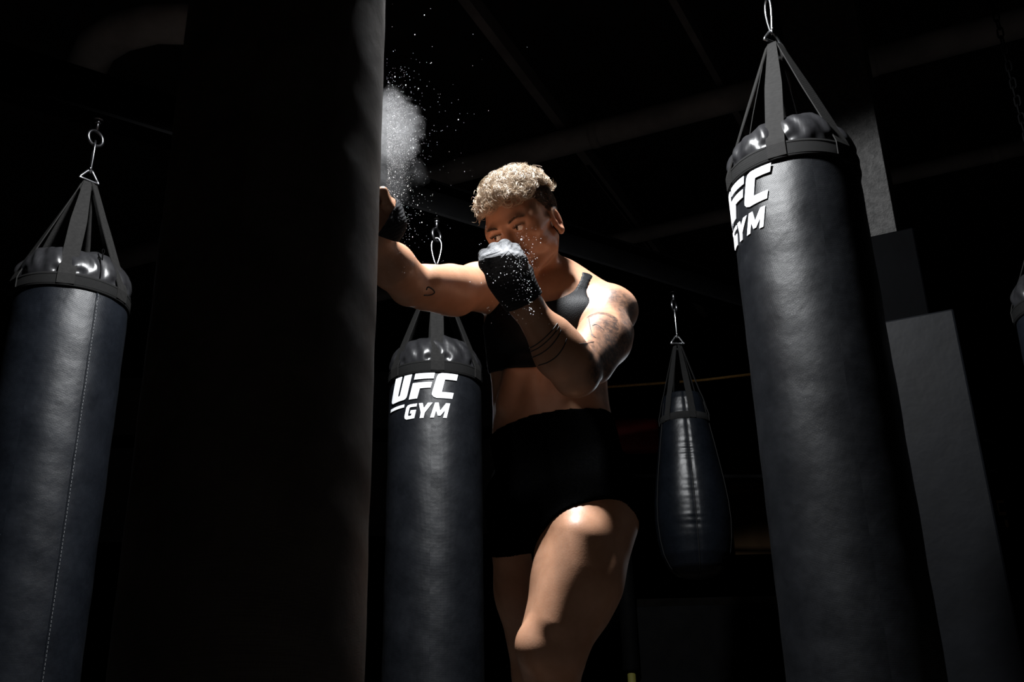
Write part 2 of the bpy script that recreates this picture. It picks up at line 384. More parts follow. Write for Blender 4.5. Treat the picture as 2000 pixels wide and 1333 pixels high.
def bag(name, key, label, zb0, zb1, zring, zbot, m, r=0.18, nstrap=6, a0=0.0, cap_h=0.125, dent=None, seam=None, hook_turn=0.4, rough=1.0, strapm='web', hookm='steel', angles=None):
    hx = HOOKS[key]; root = empty(name, (hx[0], hx[1], zbot)); tag(root, label, 'punch bag', 'heavy bags')
    n = 128; TH = np.linspace(0, 2 * PI, n, endpoint=False); L = lambda z: z - zbot
    angles = angles or [a0 + 2 * PI * k / nstrap for k in range(nstrap)]
    # body
    ph = [random.uniform(0, 6.28) for _ in range(8)]
    zs = np.concatenate([np.linspace(0, 0.04, 6), np.linspace(0.06, L(zb0) + 0.03, 90)])
    rows = []
    for z in zs:
        rr = r - (0.04 - z) ** 2 * 22 if z < 0.04 else r
        wob = 0.0004 * rough * (np.sin(7 * z * 3 + ph[0] + 2 * TH) + np.sin(23 * z + ph[1] - TH) + 0.7 * np.sin(41 * z + ph[2] + 3 * TH) + 0.5 * np.sin(60 * z + ph[3] + 5 * TH))
        near_band = math.exp(-(L(zb0) - z) / 0.05) if z < L(zb0) else 1
        puck = sum(np.exp(-(np.angle(np.exp(1j * (TH - a))) / 0.18) ** 2) for a in angles) * 0.004 * near_band
        q = rr + wob - 0.002 * near_band - puck * 0.5
        rows.append(np.stack([q * np.sin(TH), -q * np.cos(TH), np.full(n, z)], 1))
    uvx = np.linspace(0, 2 * PI * r, n + 1)
    uvgrid('bag_body', rows, m, root, capb=True, uv=(uvx, list(zs)))
    # puckered glossy top
    def prof(t):   # t 0..1 up the shoulder
        return r - 0.004 - 0.055 * t ** 2.2 if t < 0.86 else (r - 0.004 - 0.055 * 0.86 ** 2.2) - (t - 0.86) * 0.25
    def rdome(z):
        t = (z - zb1) / cap_h
        return prof(max(t, 0)) - 0.006 if t < 0.97 else 0
    rows = []; vs = []
    for i, t in enumerate(np.linspace(-0.15, 1, 40)):
        tt = max(t, 0); base = prof(tt)
        env = math.sin(PI * min(1, max(0, tt * 0.95 + 0.02))) ** 0.6
        pull = sum(np.exp(-(np.angle(np.exp(1j * (TH - a))) / 0.13) ** 2) for a in angles)
        wr = np.sin(len(angles) * 3 * (TH - angles[0]) + 2.5 * np.sin(4 * tt + ph[4]) + ph[5]) * 0.0035 + np.sin(len(angles) * 5 * TH + 7 * tt + ph[6]) * 0.0018
        foot = math.exp(-((tt - 0.10) / 0.10) ** 2)
        pin = sum(np.exp(-(np.abs(np.angle(np.exp(1j * (TH - a)))) - 0.19) ** 2 / 0.006) for a in angles) * foot * 0.008
        q = base + env * (0.007 - 0.012 * pull + wr) - pin
        zt = L(zb1) + t * cap_h + (0.006 * np.sin(3 * TH + ph[7]) + 0.004 * np.sin(7 * TH)) * tt
        rows.append(np.stack([q * np.sin(TH), -q * np.cos(TH), zt * np.ones(n)], 1)); vs.append(t * cap_h)
    top = rows[-1]
    for f, dz in ((0.93, 0.006), (0.80, 0.007), (0.5, 0.0), (0.2, -0.004), (0.03, -0.004)):
        rows.append(top * [f, f, 1] + [0, 0, dz]); vs.append(vs[-1] + 0.02)
    uvgrid('bag_top', rows, MT['gloss'], root, capt=True, uv=(uvx, vs))
    # band of webbing
    bz = [zb0, zb0 + 0.002, zb0 + 0.006, zb1 - 0.006, zb1 - 0.002, zb1]; br = [0.0005, 0.0035, 0.004, 0.004, 0.0035, 0.0005]
    rows = [np.stack([(r + q) * np.sin(TH), -(r + q) * np.cos(TH), np.full(n, L(z))], 1) for z, q in zip(bz, br)]
    uvgrid('band', rows, MT['webdark'], root, uv=(uvx, bz))
    sq = [(np.sin(a), -np.cos(a)) for a in TH]
    for zz in (zb0 + 0.008, zb1 - 0.008):
        MB().tube([((r + .0042) * x, (r + .0042) * y, L(zz)) for x, y in sq], 0.0009, 5, closed=True).build('stitch_line', MT['webdark'], root, True)
    strap_set(root, angles, r, L(zb0 + 0.004), L(zb1), L(zring), lambda z: rdome(z + zbot), MT[strapm])
    ring_and_hook(root, L(zring), L(hx[2]), hook_turn, hookm)
    if key in ('right', 'near', 'far'):
        z = L(hx[2]); ztop = L(HOOKS[key + '_eye'][2]) - 0.015; i = 0; ln = 0.040
        while z < ztop:
            a = 0.6 + (i % 2) * PI / 2; c, s = math.cos(a), math.sin(a); pt = []
            for t in np.linspace(0, 2 * PI, 16, endpoint=False):
                x = 0.011 * math.cos(t); h = 0.014 * math.sin(t) + (0.010 if math.sin(t) > 0 else -0.010); pt.append((x * c, x * s, z + 0.012 + h))
            MB().tube(pt, 0.0035, 8, closed=True).build('chain_link', MT['beam'], root, True); z += ln; i += 1
    if seam is not None:
        sx, sy = math.sin(seam), -math.cos(seam); rb = r + 0.0005
        MB().tube([(sx * rb, sy * rb, z) for z in np.linspace(0.05, L(zb0) - .002, 30)], 0.0022, 6).build('seam', m, root, True)
        sb = MB(); tx, ty = math.cos(seam), math.sin(seam); q = rb + 0.0012
        for z in np.arange(0.06, L(zb0) - 0.005, 0.011):
            a = np.array([sx * q + tx * .003, sy * q + ty * .003, z]); sb.tube([a, a + [0, 0, .007]], 0.0007, 4)
        o = sb.build('stitches', MT['thread'], root); o['kind'] = 'stuff'
        # zip pull on the top
        q = r - 0.01; a = np.array([sx * q, sy * q, L(zb1) + cap_h * .80])
        zb_ = MB(); zb_.tube([a + [sx * .008 + tx * .004 * math.sin(2 * PI * k / 12), sy * .008 + ty * .004 * math.sin(2 * PI * k / 12), .008 * math.cos(2 * PI * k / 12)] for k in range(12)], .0014, 6, closed=True)
        zb_.tube([a + [sx * .008, sy * .008, -.008], a + [sx * .009, sy * .009, -.03]], .0022, 6); zb_.build('zip_pull', MT['beam'], root, True)
        MB().tube([(sx * (prof(t) + .008) , sy * (prof(t) + .008), L(zb1) + t * cap_h) for t in np.linspace(0.0, 0.84, 8)], 0.0012, 6).build('top_seam', MT['beam'], root, True)
    return root

LETTERS = {
 'U': [(-157.3,1541.5),(-121.6,1541.4),(-144.2,1469.5),(-141,1467.5),(-134,1467.5),(-130.6,1470),(-108.6,1541),(-75.6,1541.1),(-96.6,1461.7),(-99.5,1454.5),(-104,1450),(-110.9,1448.2),(-172,1447.2),(-180.4,1449.6),(-185,1455),(-185.6,1460.1)],
 'F': [(-61.1,1540.9),(12.5,1540.0),(7.9,1518.4),(-66.6,1519.2)],
 'F2': [(-71.1,1505.4),(2.4,1504.6),(-2.7,1482.6),(-43.2,1482.5),(-53.5,1444.6),(-87.5,1444.6)],
 'C': [(38.1,1539.6),(100.7,1539.6),(94.9,1515.4),(49.7,1515.2),(38.0,1465.6),(83.0,1465.3),(77.3,1442.2),(19.7,1442.3),(8.5,1446.8),(1.8,1455.8),(2.7,1463.8),(20.1,1525.6),(26.7,1535.7)],
 'bar': [(-192.4,1430.4),(-107.9,1430.0),(-110.6,1418.8),(-195,1419.4)],
 'G': [(-52.8,1424.8),(-55.6,1413.8),(-78.8,1414.4),(-84.2,1411.9),(-91.6,1385.7),(-88.1,1381.6),(-77.1,1381.3),(-74.0,1389.7),(-82.0,1390.0),(-78.5,1402.0),(-56.5,1401.0),(-64.2,1369.8),(-81.2,1369.3),(-96.7,1369.6),(-104.0,1374.0),(-106.0,1381.6),(-98.0,1415.4),(-91.2,1422.6),(-82.1,1424.8)],
 'Y': [(-45.8,1424.8),(-31.5,1424.4),(-27.4,1404.1),(-12.0,1424.5),(4.9,1424.2),(-23.9,1386.2),(-28.1,1367.6),(-42.1,1367.9),(-38.4,1388.3)],
 'M': [(13.8,1424.2),(26.9,1424.3),(32.1,1393.1),(54.2,1423.6),(69.4,1423.4),(56.2,1367.0),(43.2,1367.0),(51.0,1397.0),(33.2,1374.4),(23.4,1374.6),(18.1,1394.8),(10.0,1367.3),(-4.0,1367.3)]}
def wrap_letters(root, r, dth, dz, zbot):
    for k, poly in LETTERS.items():
        bm = bmesh.new(); vs = [bm.verts.new((x / 1000, 0, z / 1000)) for x, z in poly]; f = bm.faces.new(vs); f.normal_update()
        bmesh.ops.triangulate(bm, faces=[f], quad_method='BEAUTY', ngon_method='EAR_CLIP')
        xs = [v[0] / 1000 for v in poly]
        for x in np.arange(min(xs) + 0.006, max(xs), 0.006):
            bmesh.ops.bisect_plane(bm, geom=bm.verts[:] + bm.edges[:] + bm.faces[:], plane_co=(x, 0, 0), plane_no=(1, 0, 0))
        g = bmesh.ops.extrude_face_region(bm, geom=bm.faces[:]); ex = [e for e in g['geom'] if isinstance(e, bmesh.types.BMVert)]
        for v in ex: v.co.y = 1
        for v in bm.verts:
            th = v.co.x / 0.18 + dth; rr = r + (0.0012 if v.co.y > 0.5 else -0.001) + 0.0022
            v.co = Vector((rr * math.sin(th), -rr * math.cos(th), v.co.z + dz - zbot))
        bmesh.ops.recalc_face_normals(bm, faces=bm.faces[:])
        me = bpy.data.meshes.new('print_letter'); bm.to_mesh(me); bm.free(); link('print_letter', me, root, MT['print'])

D2 = math.radians
ZB = 0.30
bl = bag('punch_bag', 'left', 'heavy black bag hanging by the left edge, stitched seam facing the camera', 1.570, 1.615, 2.035, ZB, MT['bag_left'], 0.176, a0=D2(19), seam=D2(50), hook_turn=0.9, cap_h=0.12, hookm='darksteel')
bm_ = bag('punch_bag', 'mid', 'heavy black bag with white lettering hanging under the outstretched arm', 1.5375, 1.586, 2.03, ZB, MT['bag_mid'], 0.178, a0=D2(7), hook_turn=-1.2, cap_h=0.125)
wrap_letters(bm_, 0.178, 0.0, -0.006, ZB)
br_ = bag('punch_bag', 'right', 'tall heavy black bag with cropped white lettering in front of the padded column', 1.670, 1.720, 2.165, 0.25, MT['bag_right'], 0.175, a0=D2(-28), hook_turn=0.5, cap_h=0.115)
wrap_letters(br_, 0.175, D2(-66), 0.125, 0.25)
bn_ = bag('punch_bag', 'near', 'nearest bag, a big dark leather one that the fighter punches', 1.76, 1.81, 2.40, 0.20, MT['brown'], 0.190, a0=D2(10), hook_turn=0.5, cap_h=0.125)
bf_ = bag('punch_bag', 'far', 'dark bag mostly cut off by the right edge, only its chrome hook glinting', 1.60, 1.65, 2.03, 0.3, MT['bag_left'], 0.176, a0=D2(0), hook_turn=1.0)

def pear_bag():
    hx = HOOKS['pear']; zb = 0.90; root = empty('pear_shaped_bag', (hx[0], hx[1], zb))
    tag(root, 'black leather pear-shaped bag hanging behind the fighter', 'punch bag')
    n = 96; TH = np.linspace(0, 2 * PI, n, endpoint=False)
    pr = [(0.03, 0.0), (0.085, 0.012), (0.125, 0.045), (0.150, 0.10), (0.163, 0.17), (0.168, 0.25), (0.165, 0.33), (0.155, 0.42), (0.142, 0.51), (0.128, 0.60), (0.115, 0.68), (0.104, 0.75), (0.095, 0.81), (0.085, 0.84), (0.05, 0.852), (0.01, 0.853)]
    zz = np.concatenate([np.linspace(0, .1, 14), np.linspace(.105, .80, 110), np.linspace(.805, .853, 12)])
    rz = np.interp(zz, [p[1] for p in pr], [p[0] for p in pr])
    seams = [D2(a) for a in (-5, 67, 139, 211, 283)]
    rows = []
    for z, q in zip(zz, rz):
        d = sum(np.exp(-(np.angle(np.exp(1j * (TH - a))) / 0.05) ** 2) for a in seams)
        near = sum(np.exp(-(np.abs(np.angle(np.exp(1j * (TH - a)))) / 0.30)) for a in seams)
        pk = near * (0.25 + 0.75 * np.exp(-(np.angle(np.exp(1j * (TH - D2(-14)))) / 0.35) ** 2)) * np.sin(z * 2 * PI / 0.034 + 2.6 * np.sin(z * 23) + TH * 2) * (0.0012 + 0.0010 * np.sin(z * 37)) * (0.15 < z < 0.78) * (0.35 + 0.65 * math.sin(PI * (z - .12) / .70) if .12 < z < .82 else 0)
        q2 = q * (1 + 0.02 * np.cos(5 * (TH - seams[0] - PI / 5)) * 0.5) - 0.004 * d + pk
        rows.append(np.stack([q2 * np.sin(TH), -q2 * np.cos(TH), np.full(n, z)], 1))
    uvgrid('bag_body', rows, MT['pear'], root, capb=True, capt=True, uv=(np.linspace(0, 1, n + 1), list(zz)))
    for a in seams:
        MB().tube([((np.interp(z, zz, rz) + 0.000) * math.sin(a), -(np.interp(z, zz, rz) + .000) * math.cos(a), z) for z in np.linspace(0.01, 0.80, 60)], 0.0016, 6).build('piping', MT['webdark'], root, True)
    zbd = 0.70; TH2 = TH
    rows = [np.stack([(np.interp(zbd + dz, zz, rz) + q) * np.sin(TH2), -(np.interp(zbd + dz, zz, rz) + q) * np.cos(TH2), np.full(n, zbd + dz)], 1) for dz, q in ((0, 0), (.002, .004), (.035, .004), (.037, 0))]
    uvgrid('band', rows, MT['webdark'], root, uv=(np.linspace(0, 1, n + 1), [0, .002, .035, .037]))
    strap_set(root, [D2(10 + 60 * k) for k in range(6)], 0.112, 0.700, 0.737, 1.105, lambda z: np.interp(z, zz, rz) if z < 0.85 else 0, MT['webdark'], 0.03)
    ring_and_hook(root, 1.105, hx[2] - zb, 0.2)
pear_bag()
# ------------------------------------------------------------------ the fighter: one continuous body from blended solids
def axis_pts(a, b, fine, d0, d1):
    """coordinates from a to b, d0 apart, d1 apart inside the fine ranges"""
    out = [a]
    while out[-1] < b:
        x = out[-1]; st_ = d1 if any(f0 <= x <= f1 for f0, f1 in fine) else d0
        out.append(x + st_)
    return np.array(out)
SK = 0.0045; FI = 0.0019
gx = axis_pts(-0.39, 0.42, [(-0.36, -0.23), (-0.092, 0.135)], SK, FI)
gy = axis_pts(1.66, 2.90, [(1.83, 2.20)], SK, 0.0023)
gz = axis_pts(-0.005, 1.78, [(1.13, 1.60)], SK, FI)
FS = 1.08                                   # her scale
def Q(px, py, z): return P(px, py, z * FS)
def _v(p): return np.array(p, float)
class Field:
    """distance field on a window of the grid"""
    def __init__(s, lo=(-9, -9, -9), hi=(9, 9, 9), big=0.09, W=None):
        if W is None:
            W = []
            for g, a, b in zip((gx, gy, gz), lo, hi): i = max(0, int(np.searchsorted(g, a)) - 1); j = min(len(g), int(np.searchsorted(g, b)) + 1); W.append(slice(i, max(i + 1, j)))
        s.W = tuple(W); s.g = [g[w_] for g, w_ in zip((gx, gy, gz), s.W)]; s.big = big
        s.F = np.full([len(g) for g in s.g], big, np.float32)
    def crop(s, lo, hi):                     # s must be the whole grid
        q = Field(lo, hi); q.F[:] = s.F[q.W]; return q
    def copy(s): q = Field(W=s.W); q.F[:] = s.F; return q
    def sl(s, lo, hi):
        r = []
        for g, a, b in zip(s.g, lo, hi): i = max(0, int(np.searchsorted(g, a)) - 1); j = min(len(g), int(np.searchsorted(g, b)) + 1); r.append(slice(i, max(i, j)))
        return tuple(r)
    def pts(s, r): return s.g[0][r[0]].astype(np.float32)[:, None, None], s.g[1][r[1]].astype(np.float32)[None, :, None], s.g[2][r[2]].astype(np.float32)[None, None, :]
    def merge(s, o, k): s.put(o.F, o.W, k)   # s is the whole grid
    def put(s, d, r, k, op='add'):
        A = s.F[r]
        if A.size == 0: return
        d = d.astype(np.float32)
        if op == 'add':
            if np.isscalar(k) and k <= 0: s.F[r] = np.minimum(A, d); return
            h = np.clip(0.5 + 0.5 * (d - A) / k, 0, 1); s.F[r] = d * (1 - h) + A * h - k * h * (1 - h)
        else:   # subtract
            d = -d; h = np.clip(0.5 - 0.5 * (d - A) / k, 0, 1); s.F[r] = d * (1 - h) + A * h + k * h * (1 - h)
    def cone(s, a, b, ra, rb, k=0.01, flat=None, op='add', mg=0.03):
        """round cone a-b; flat=(direction, factor) squashes the section along direction"""
        a = _v(a); b = _v(b); ra *= FS; rb *= FS; R = max(ra, rb); m = R * 1.15 + mg + (k if np.isscalar(k) else 0)
        if flat is not None and flat[1] < 1: m = m
        r = s.sl(np.minimum(a, b) - m, np.maximum(a, b) + m); X, Y, Z = s.pts(r)
        ab = b - a; L2 = ab @ ab + 1e-12
        px, py, pz = X - a[0], Y - a[1], Z - a[2]
        t = np.clip((px * ab[0] + py * ab[1] + pz * ab[2]) / L2, 0, 1)
        qx, qy, qz = px - ab[0] * t, py - ab[1] * t, pz - ab[2] * t
        if flat is None: d = np.sqrt(qx * qx + qy * qy + qz * qz) - (ra + (rb - ra) * t)
        else:
            n = _v(flat[0]); n = n / np.linalg.norm(n); f = flat[1]
            u = qx * n[0] + qy * n[1] + qz * n[2]; l2 = qx * qx + qy * qy + qz * qz - u * u
            rr = ra + (rb - ra) * t; kk = np.sqrt(np.maximum(l2, 0) + (u / f) ** 2); g = np.sqrt(np.maximum(l2, 0) + (u / f / f) ** 2)
            d = kk * (kk - rr) / np.maximum(g, 1e-6)
        s.put(d, r, k, op)
    def ell(s, c, rad, ax=None, k=0.01, op='add', mg=0.03):
        c = _v(c); rad = _v(rad) * FS; ax = np.eye(3) if ax is None else np.array(ax); m = max(rad) + mg + k
        ext = np.sqrt(((ax * rad[:, None]) ** 2).sum(0)) + mg + k
        r = s.sl(c - ext, c + ext); X, Y, Z = s.pts(r); X = X - c[0]; Y = Y - c[1]; Z = Z - c[2]
        q = [(X * e[0] + Y * e[1] + Z * e[2]) for e in ax]
        k0 = np.sqrt(sum((u / w) ** 2 for u, w in zip(q, rad))); k1 = np.sqrt(sum((u / w / w) ** 2 for u, w in zip(q, rad)))
        s.put(k0 * (k0 - 1) / np.maximum(k1, 1e-6), r, k, op)
def surface(F, g):
    """surface nets on the uneven grid"""
    S = F < 0; nx, ny, nz = F.shape; G = g; quads = []; cid = []; cp = []
    for ax in range(3):
        a = [slice(None)] * 3; b = [slice(None)] * 3; a[ax] = slice(0, -1); b[ax] = slice(1, None)
        I = np.argwhere(S[tuple(a)] != S[tuple(b)]); o1, o2 = [(1, 2), (2, 0), (0, 1)][ax]
        I = I[(I[:, o1] > 0) & (I[:, o2] > 0) & (I[:, o1] < F.shape[o1] - 1) & (I[:, o2] < F.shape[o2] - 1)]
        if not len(I): continue
        J = I.copy(); J[:, ax] += 1; f0 = F[tuple(I.T)]; f1 = F[tuple(J.T)]; t = f0 / (f0 - f1)
        pt = np.stack([G[d][I[:, d]] for d in range(3)], 1).astype(float); pt[:, ax] += t * (G[ax][J[:, ax]] - G[ax][I[:, ax]])
        ids = []
        for d1, d2 in ((1, 1), (0, 1), (0, 0), (1, 0)):
            c = I.copy(); c[:, o1] -= d1; c[:, o2] -= d2; q = (c[:, 0] * ny + c[:, 1]) * nz + c[:, 2]; ids.append(q); cid.append(q); cp.append(pt)
        Q = np.stack(ids, 1); Q[~(f0 < 0)] = Q[~(f0 < 0)][:, ::-1]; quads.append(Q)
    cid = np.concatenate(cid); cp = np.concatenate(cp); u, inv = np.unique(cid, return_inverse=True); inv = inv.ravel()
    n = np.bincount(inv); V = np.stack([np.bincount(inv, cp[:, d]) / n for d in range(3)], 1)
    Q = np.searchsorted(u, np.concatenate(quads)); return V, Q
def keep_big(V, Q, least=400):
    """drop stray crumbs: keep connected pieces with at least so many vertices"""
    p = np.arange(len(V))
    for _ in range(200):
        m = p[Q].min(1); new = p.copy()
        for c in range(4): np.minimum.at(new, Q[:, c], m)
        new = new[new]
        if (new == p).all(): break
        p = new
    cnt = np.bincount(p, minlength=len(V)); ok = cnt[p] >= least
    Q = Q[ok[Q].all(1)]; idx = np.cumsum(ok) - 1; return V[ok], idx[Q]
BASE = np.array([0.12, 2.30, 0.0])
fighter = empty('person', tuple(BASE))
tag(fighter, 'woman with short curly hair in black crop top and shorts, punching the nearest bag', 'person')
def skin_mesh(name, F, g, m, parent=None, least=400, smooth_it=1):
    V, Q = surface(F, g); V, Q = keep_big(V, Q, least)
    for _ in range(smooth_it):   # light smoothing
        acc = np.zeros_like(V); n = np.zeros(len(V))
        for a, b in ((0, 1), (1, 2), (2, 3), (3, 0)):
            np.add.at(acc, Q[:, a], V[Q[:, b]]); np.add.at(n, Q[:, a], 1); np.add.at(acc, Q[:, b], V[Q[:, a]]); np.add.at(n, Q[:, b], 1)
        V = V * 0.45 + acc / n[:, None] * 0.55
    me = bpy.data.meshes.new(name); me.vertices.add(len(V)); me.loops.add(len(Q) * 4); me.polygons.add(len(Q))
    me.vertices.foreach_set('co', (V - BASE).astype(np.float32).ravel()); me.loops.foreach_set('vertex_index', Q.astype(np.int32).ravel())
    me.polygons.foreach_set('loop_start', np.arange(0, len(Q) * 4, 4, dtype=np.int32)); me.polygons.foreach_set('loop_total', np.full(len(Q), 4, np.int32))
    me.update(); me.validate(); smooth(me)
    return link(name, me, parent or fighter, m), V, Q

RT, UP_, TO = CRT, CUP, -CFW                     # to the right, up, towards the lens
WUP = np.array([0, 0, 1.0])
mm = 0.001 * 1.08
r_all = (slice(None),) * 3
T = Field()
# ---- trunk
FR = np.array([-0.10, -0.995, 0.0]); SD = np.array([0.995, -0.10, 0.0])   # her front, her left
waist = Q(1074, 775, 2.276); ribs = Q(1070, 690, 2.295); chest = Q(1066, 625, 2.300); up = Q(1070, 575, 2.330); pelv = Q(1080, 850, 2.229); hip = Q(1103, 960, 2.18)
T.cone(waist, ribs, 0.128, 0.132, 0.02, (FR, 0.70))
T.cone(ribs, chest, 0.132, 0.140, 0.03, (FR, 0.72))
T.cone(chest, up, 0.132, 0.095, 0.03, (FR, 0.68))
SL = Q(1190, 604, 2.265); SR = Q(955, 562, 2.270)
T.cone(SL - SD * .02, Q(1090, 572, 2.320), 0.052, 0.062, 0.03); T.cone(SR, Q(1045, 568, 2.320), 0.050, 0.060, 0.03)   # shoulder girdle
T.ell(Q(1020, 655, 2.280) + FR * .070, (.058, .030, .056), [SD, FR, WUP], .03); T.ell(Q(1118, 655, 2.265) + FR * .070, (.058, .030, .056), [SD, FR, WUP], .03)   # breasts
T.cone(Q(1000, 600, 2.240), Q(1060, 625, 2.230), .03, .035, .03); T.cone(Q(1150, 612, 2.210), Q(1090, 625, 2.220), .03, .035, .03)                     # pectorals
for sx, q in ((-1, 'r'), (1, 'l')):            # lower ribs and flank
    T.cone(Q(1070 + sx * 62, 735, 2.20), Q(1070 + sx * 78, 790, 2.20), .030, .028, .03)
for dx in (-24, 24):                             # straight stomach muscles
    T.cone(Q(1066 + dx, 735, 2.196), Q(1070 + dx, 830, 2.162), .024, .024, .024)
TORSO = T.crop((-9, -9, .95), (9, 9, 9))
T.cone(waist, pelv, 0.122, 0.130, 0.03, (FR, 0.74))
T.cone(pelv, hip, 0.130, 0.146, 0.03, (FR, 0.76))
T.ell(Q(1030, 960, 2.335), (.085, .085, .095), None, .04); T.ell(Q(1160, 955, 2.315), (.09, .085, .095), None, .04)      # seat
# ---- her left leg (forward, knee raised a little), her right leg (behind)
HL = Q(1150, 975, 2.16); KL = Q(1078, 1268, 2.005); kf = Q(1045, 1262, 1.965)
T.cone(HL, Q(1127, 1130, 2.07), .102, .090, .03); T.cone(Q(1127, 1130, 2.07), KL, .090, .070, .03)
T.cone(Q(1130, 1050, 2.04), Q(1078, 1215, 1.975), .052, .040, .03)          # front thigh muscle
T.cone(Q(1195, 1010, 2.17), Q(1135, 1190, 2.06), .060, .050, .04)           # outer thigh
T.ell(kf, (.040, .036, .046), None, .025)                                    # kneecap
AL = np.array([KL[0] - .015, KL[1] + .10, .085])
T.cone(KL, KL * .55 + AL * .45 + [0, .02, 0], .058, .054, .03); T.cone(KL * .55 + AL * .45 + [0, .02, 0], AL, .054, .036, .03)
T.cone(KL + [0, .045, -.08], KL * .5 + AL * .5 + [0, .045, 0], .045, .040, .03)   # calf
def foot(A, d, T):
    d = _v(d); d /= np.linalg.norm(d)
    T.cone(A, A + d * .02 - [0, 0, .045], .036, .038, .02); T.cone(A - d * .04 - [0, 0, .055], A + d * .07 - [0, 0, .055], .031, .034, .02); T.cone(A + d * .07 - [0, 0, .052], A + d * .15 - [0, 0, .066], .034, .020, .02, (WUP, .8))
    s_ = np.cross(d, WUP)
    for i, o in enumerate((-.028, -.012, .002, .015, .027)): q = A + d * (.165 - abs(i) * .007) + s_ * o; T.cone([q[0], q[1], .014], [*(q + d * .030)[:2], .012], .012, .010, .005)
foot(AL, (-.3, -1, 0), T)
RL = Field((-9, -9, -9), (9, 9, 1.0)); HR = Q(1035, 985, 2.25); KR = Q(1058, 1325, 2.22); AR = np.array([KR[0] + .02, KR[1] + .16, .09])
RL.cone(HR, KR * .5 + HR * .5, .100, .088, .03); RL.cone(KR * .5 + HR * .5, KR, .088, .062, .03)
RL.cone(KR, KR * .55 + AR * .45 + [0, .02, 0], .058, .054, .03); RL.cone(KR * .55 + AR * .45 + [0, .02, 0], AR, .054, .036, .03)
RL.ell(KR + FR * .04, (.036, .03, .04), None, .02)
foot(AR, (.35, -1, 0), RL); T.merge(RL, .014)
LOWER = T.crop((-9, -9, .4), (9, 9, 1.15))
# ---- neck and head
CH = Q(1022, 436, 2.275)
ya, ro, pi_ = math.radians(-33), math.radians(22), math.radians(-10)
e1, f1, u1 = RT.copy(), TO.copy(), UP_.copy()
def rot(v, ax, a): ax = ax / np.linalg.norm(ax); return v * math.cos(a) + np.cross(ax, v) * math.sin(a) + ax * (ax @ v) * (1 - math.cos(a))
e1, f1 = [rot(q, u1, ya) for q in (e1, f1)]                      # turn the face to the bag
f1, u1 = [rot(q, e1, -pi_) for q in (f1, u1)]                    # chin down
e1, f1, u1 = [rot(q, TO, ro) for q in (e1, f1, u1)]              # lean
HAX = [e1, f1, u1]
def H(x, y, z): return CH + (e1 * x + f1 * y + u1 * z) * mm
nb = Q(1052, 572, 2.340)
T.cone(H(-12, -16, -55), nb, .046, .056, .02); T.cone(H(-10, -34, -30), nb + [0, .03, 0], .044, .056, .02)
T.cone(H(42, -16, -58), Q(1074, 588, 2.285), .016, .012, .018)         # neck muscle to the collarbone
T.cone(H(-52, -22, -48), Q(1055, 588, 2.285), .016, .012, .018)
T.cone(Q(1076, 536, 2.330), Q(1165, 580, 2.300), .030, .033, .04)       # trapezius
T.cone(Q(1040, 530, 2.330), Q(985, 560, 2.310), .032, .034, .04)
T.cone(Q(1078, 588, 2.270), Q(1165, 580, 2.235), .011, .012, .016)       # collarbones
T.cone(Q(1052, 588, 2.270), Q(985, 565, 2.235), .011, .012, .016)
def hell(c, r, k, op='add', tilt=None):
    ax = HAX
    if tilt: ax = [rot(q, HAX[tilt[0]], math.radians(tilt[1])) for q in HAX]
    T.ell(H(*c), _v(r) * 0.001, ax, k * mm, op)
def hcone(a, b, ra, rb, k, op='add', flat=None):
    T.cone(H(*a), H(*b), ra * 0.001, rb * 0.001, k * mm, None if flat is None else (HAX[flat[0]], flat[1]), op)
hell((0, -12, 32), (74, 93, 80), 15); hell((0, -30, 16), (66, 70, 62), 20)
hell((0, 30, -28), (54, 56, 70), 24)
for s in (-1, 1):
    hcone((s * 46, -2, -46), (s * 40, 10, -70), 14, 13, 16); hcone((s * 40, 10, -70), (s * 12, 62, -96), 15, 14, 18)
    hell((s * 54, 44, 6), (17, 32, 30), 16); hell((s * 45, 32, -45), (16, 30, 24), 18)
    hell((s * 44, 58, -20), (22, 22, 14), 16); hcone((s * 62, 10, -14), (s * 50, 52, -16), 9, 11, 14)
hell((0, 70, -96), (17, 15, 15), 14)
hcone((-34, 76, 17), (34, 76, 17), 9, 9, 14)
for s in (-1, 1): hell((s * 31, 97, -3), (20, 19, 15), 10, 'sub')
for s in (-1, 1):
    hell((s * 31, 70.5, 0), (15.5, 14.2, 13.6), 4); hcone((s * 17, 80, 15), (s * 46, 73, 16), 5.5, 4.5, 7)
    hell((s * 31, 87, -1.2), (14.0, 10, 6.0), 1.2, 'sub', (1, -s * 6))
hcone((0, 82, 6), (0, 99, -30), 7.5, 9, 8); hell((0, 103, -33), (10, 10, 8.5), 6)
for s in (-1, 1): hell((s * 12, 93, -37), (8, 9, 7), 5); hell((s * 6.5, 99, -43), (4, 5, 3), 2, 'sub')
hell((0, 84, -62), (25, 12, 15), 12); hell((0, 93, -58), (20, 7, 4.5), 3); hell((0, 92, -67), (17, 7, 5.5), 3); hcone((-21, 93, -62), (21, 93, -62), 1.6, 1.6, 2, 'sub')
for s in (-1, 1):                                          # ears
    hell((s * 73, -14, -26), (9, 18, 31), 5, 'add', (0, -6)); hell((s * 83, -11, -24), (8, 11, 22), 4, 'sub', (0, -6))
    hcone((s * 77, -18, -10), (s * 76, -18, -34), 3.2, 3.0, 3); hcone((s * 74, -5, -30), (s * 72, -3, -36), 4, 4, 4)
    hcone((s * 75, -12, -52), (s * 73, -9, -55), 6.5, 6, 5)
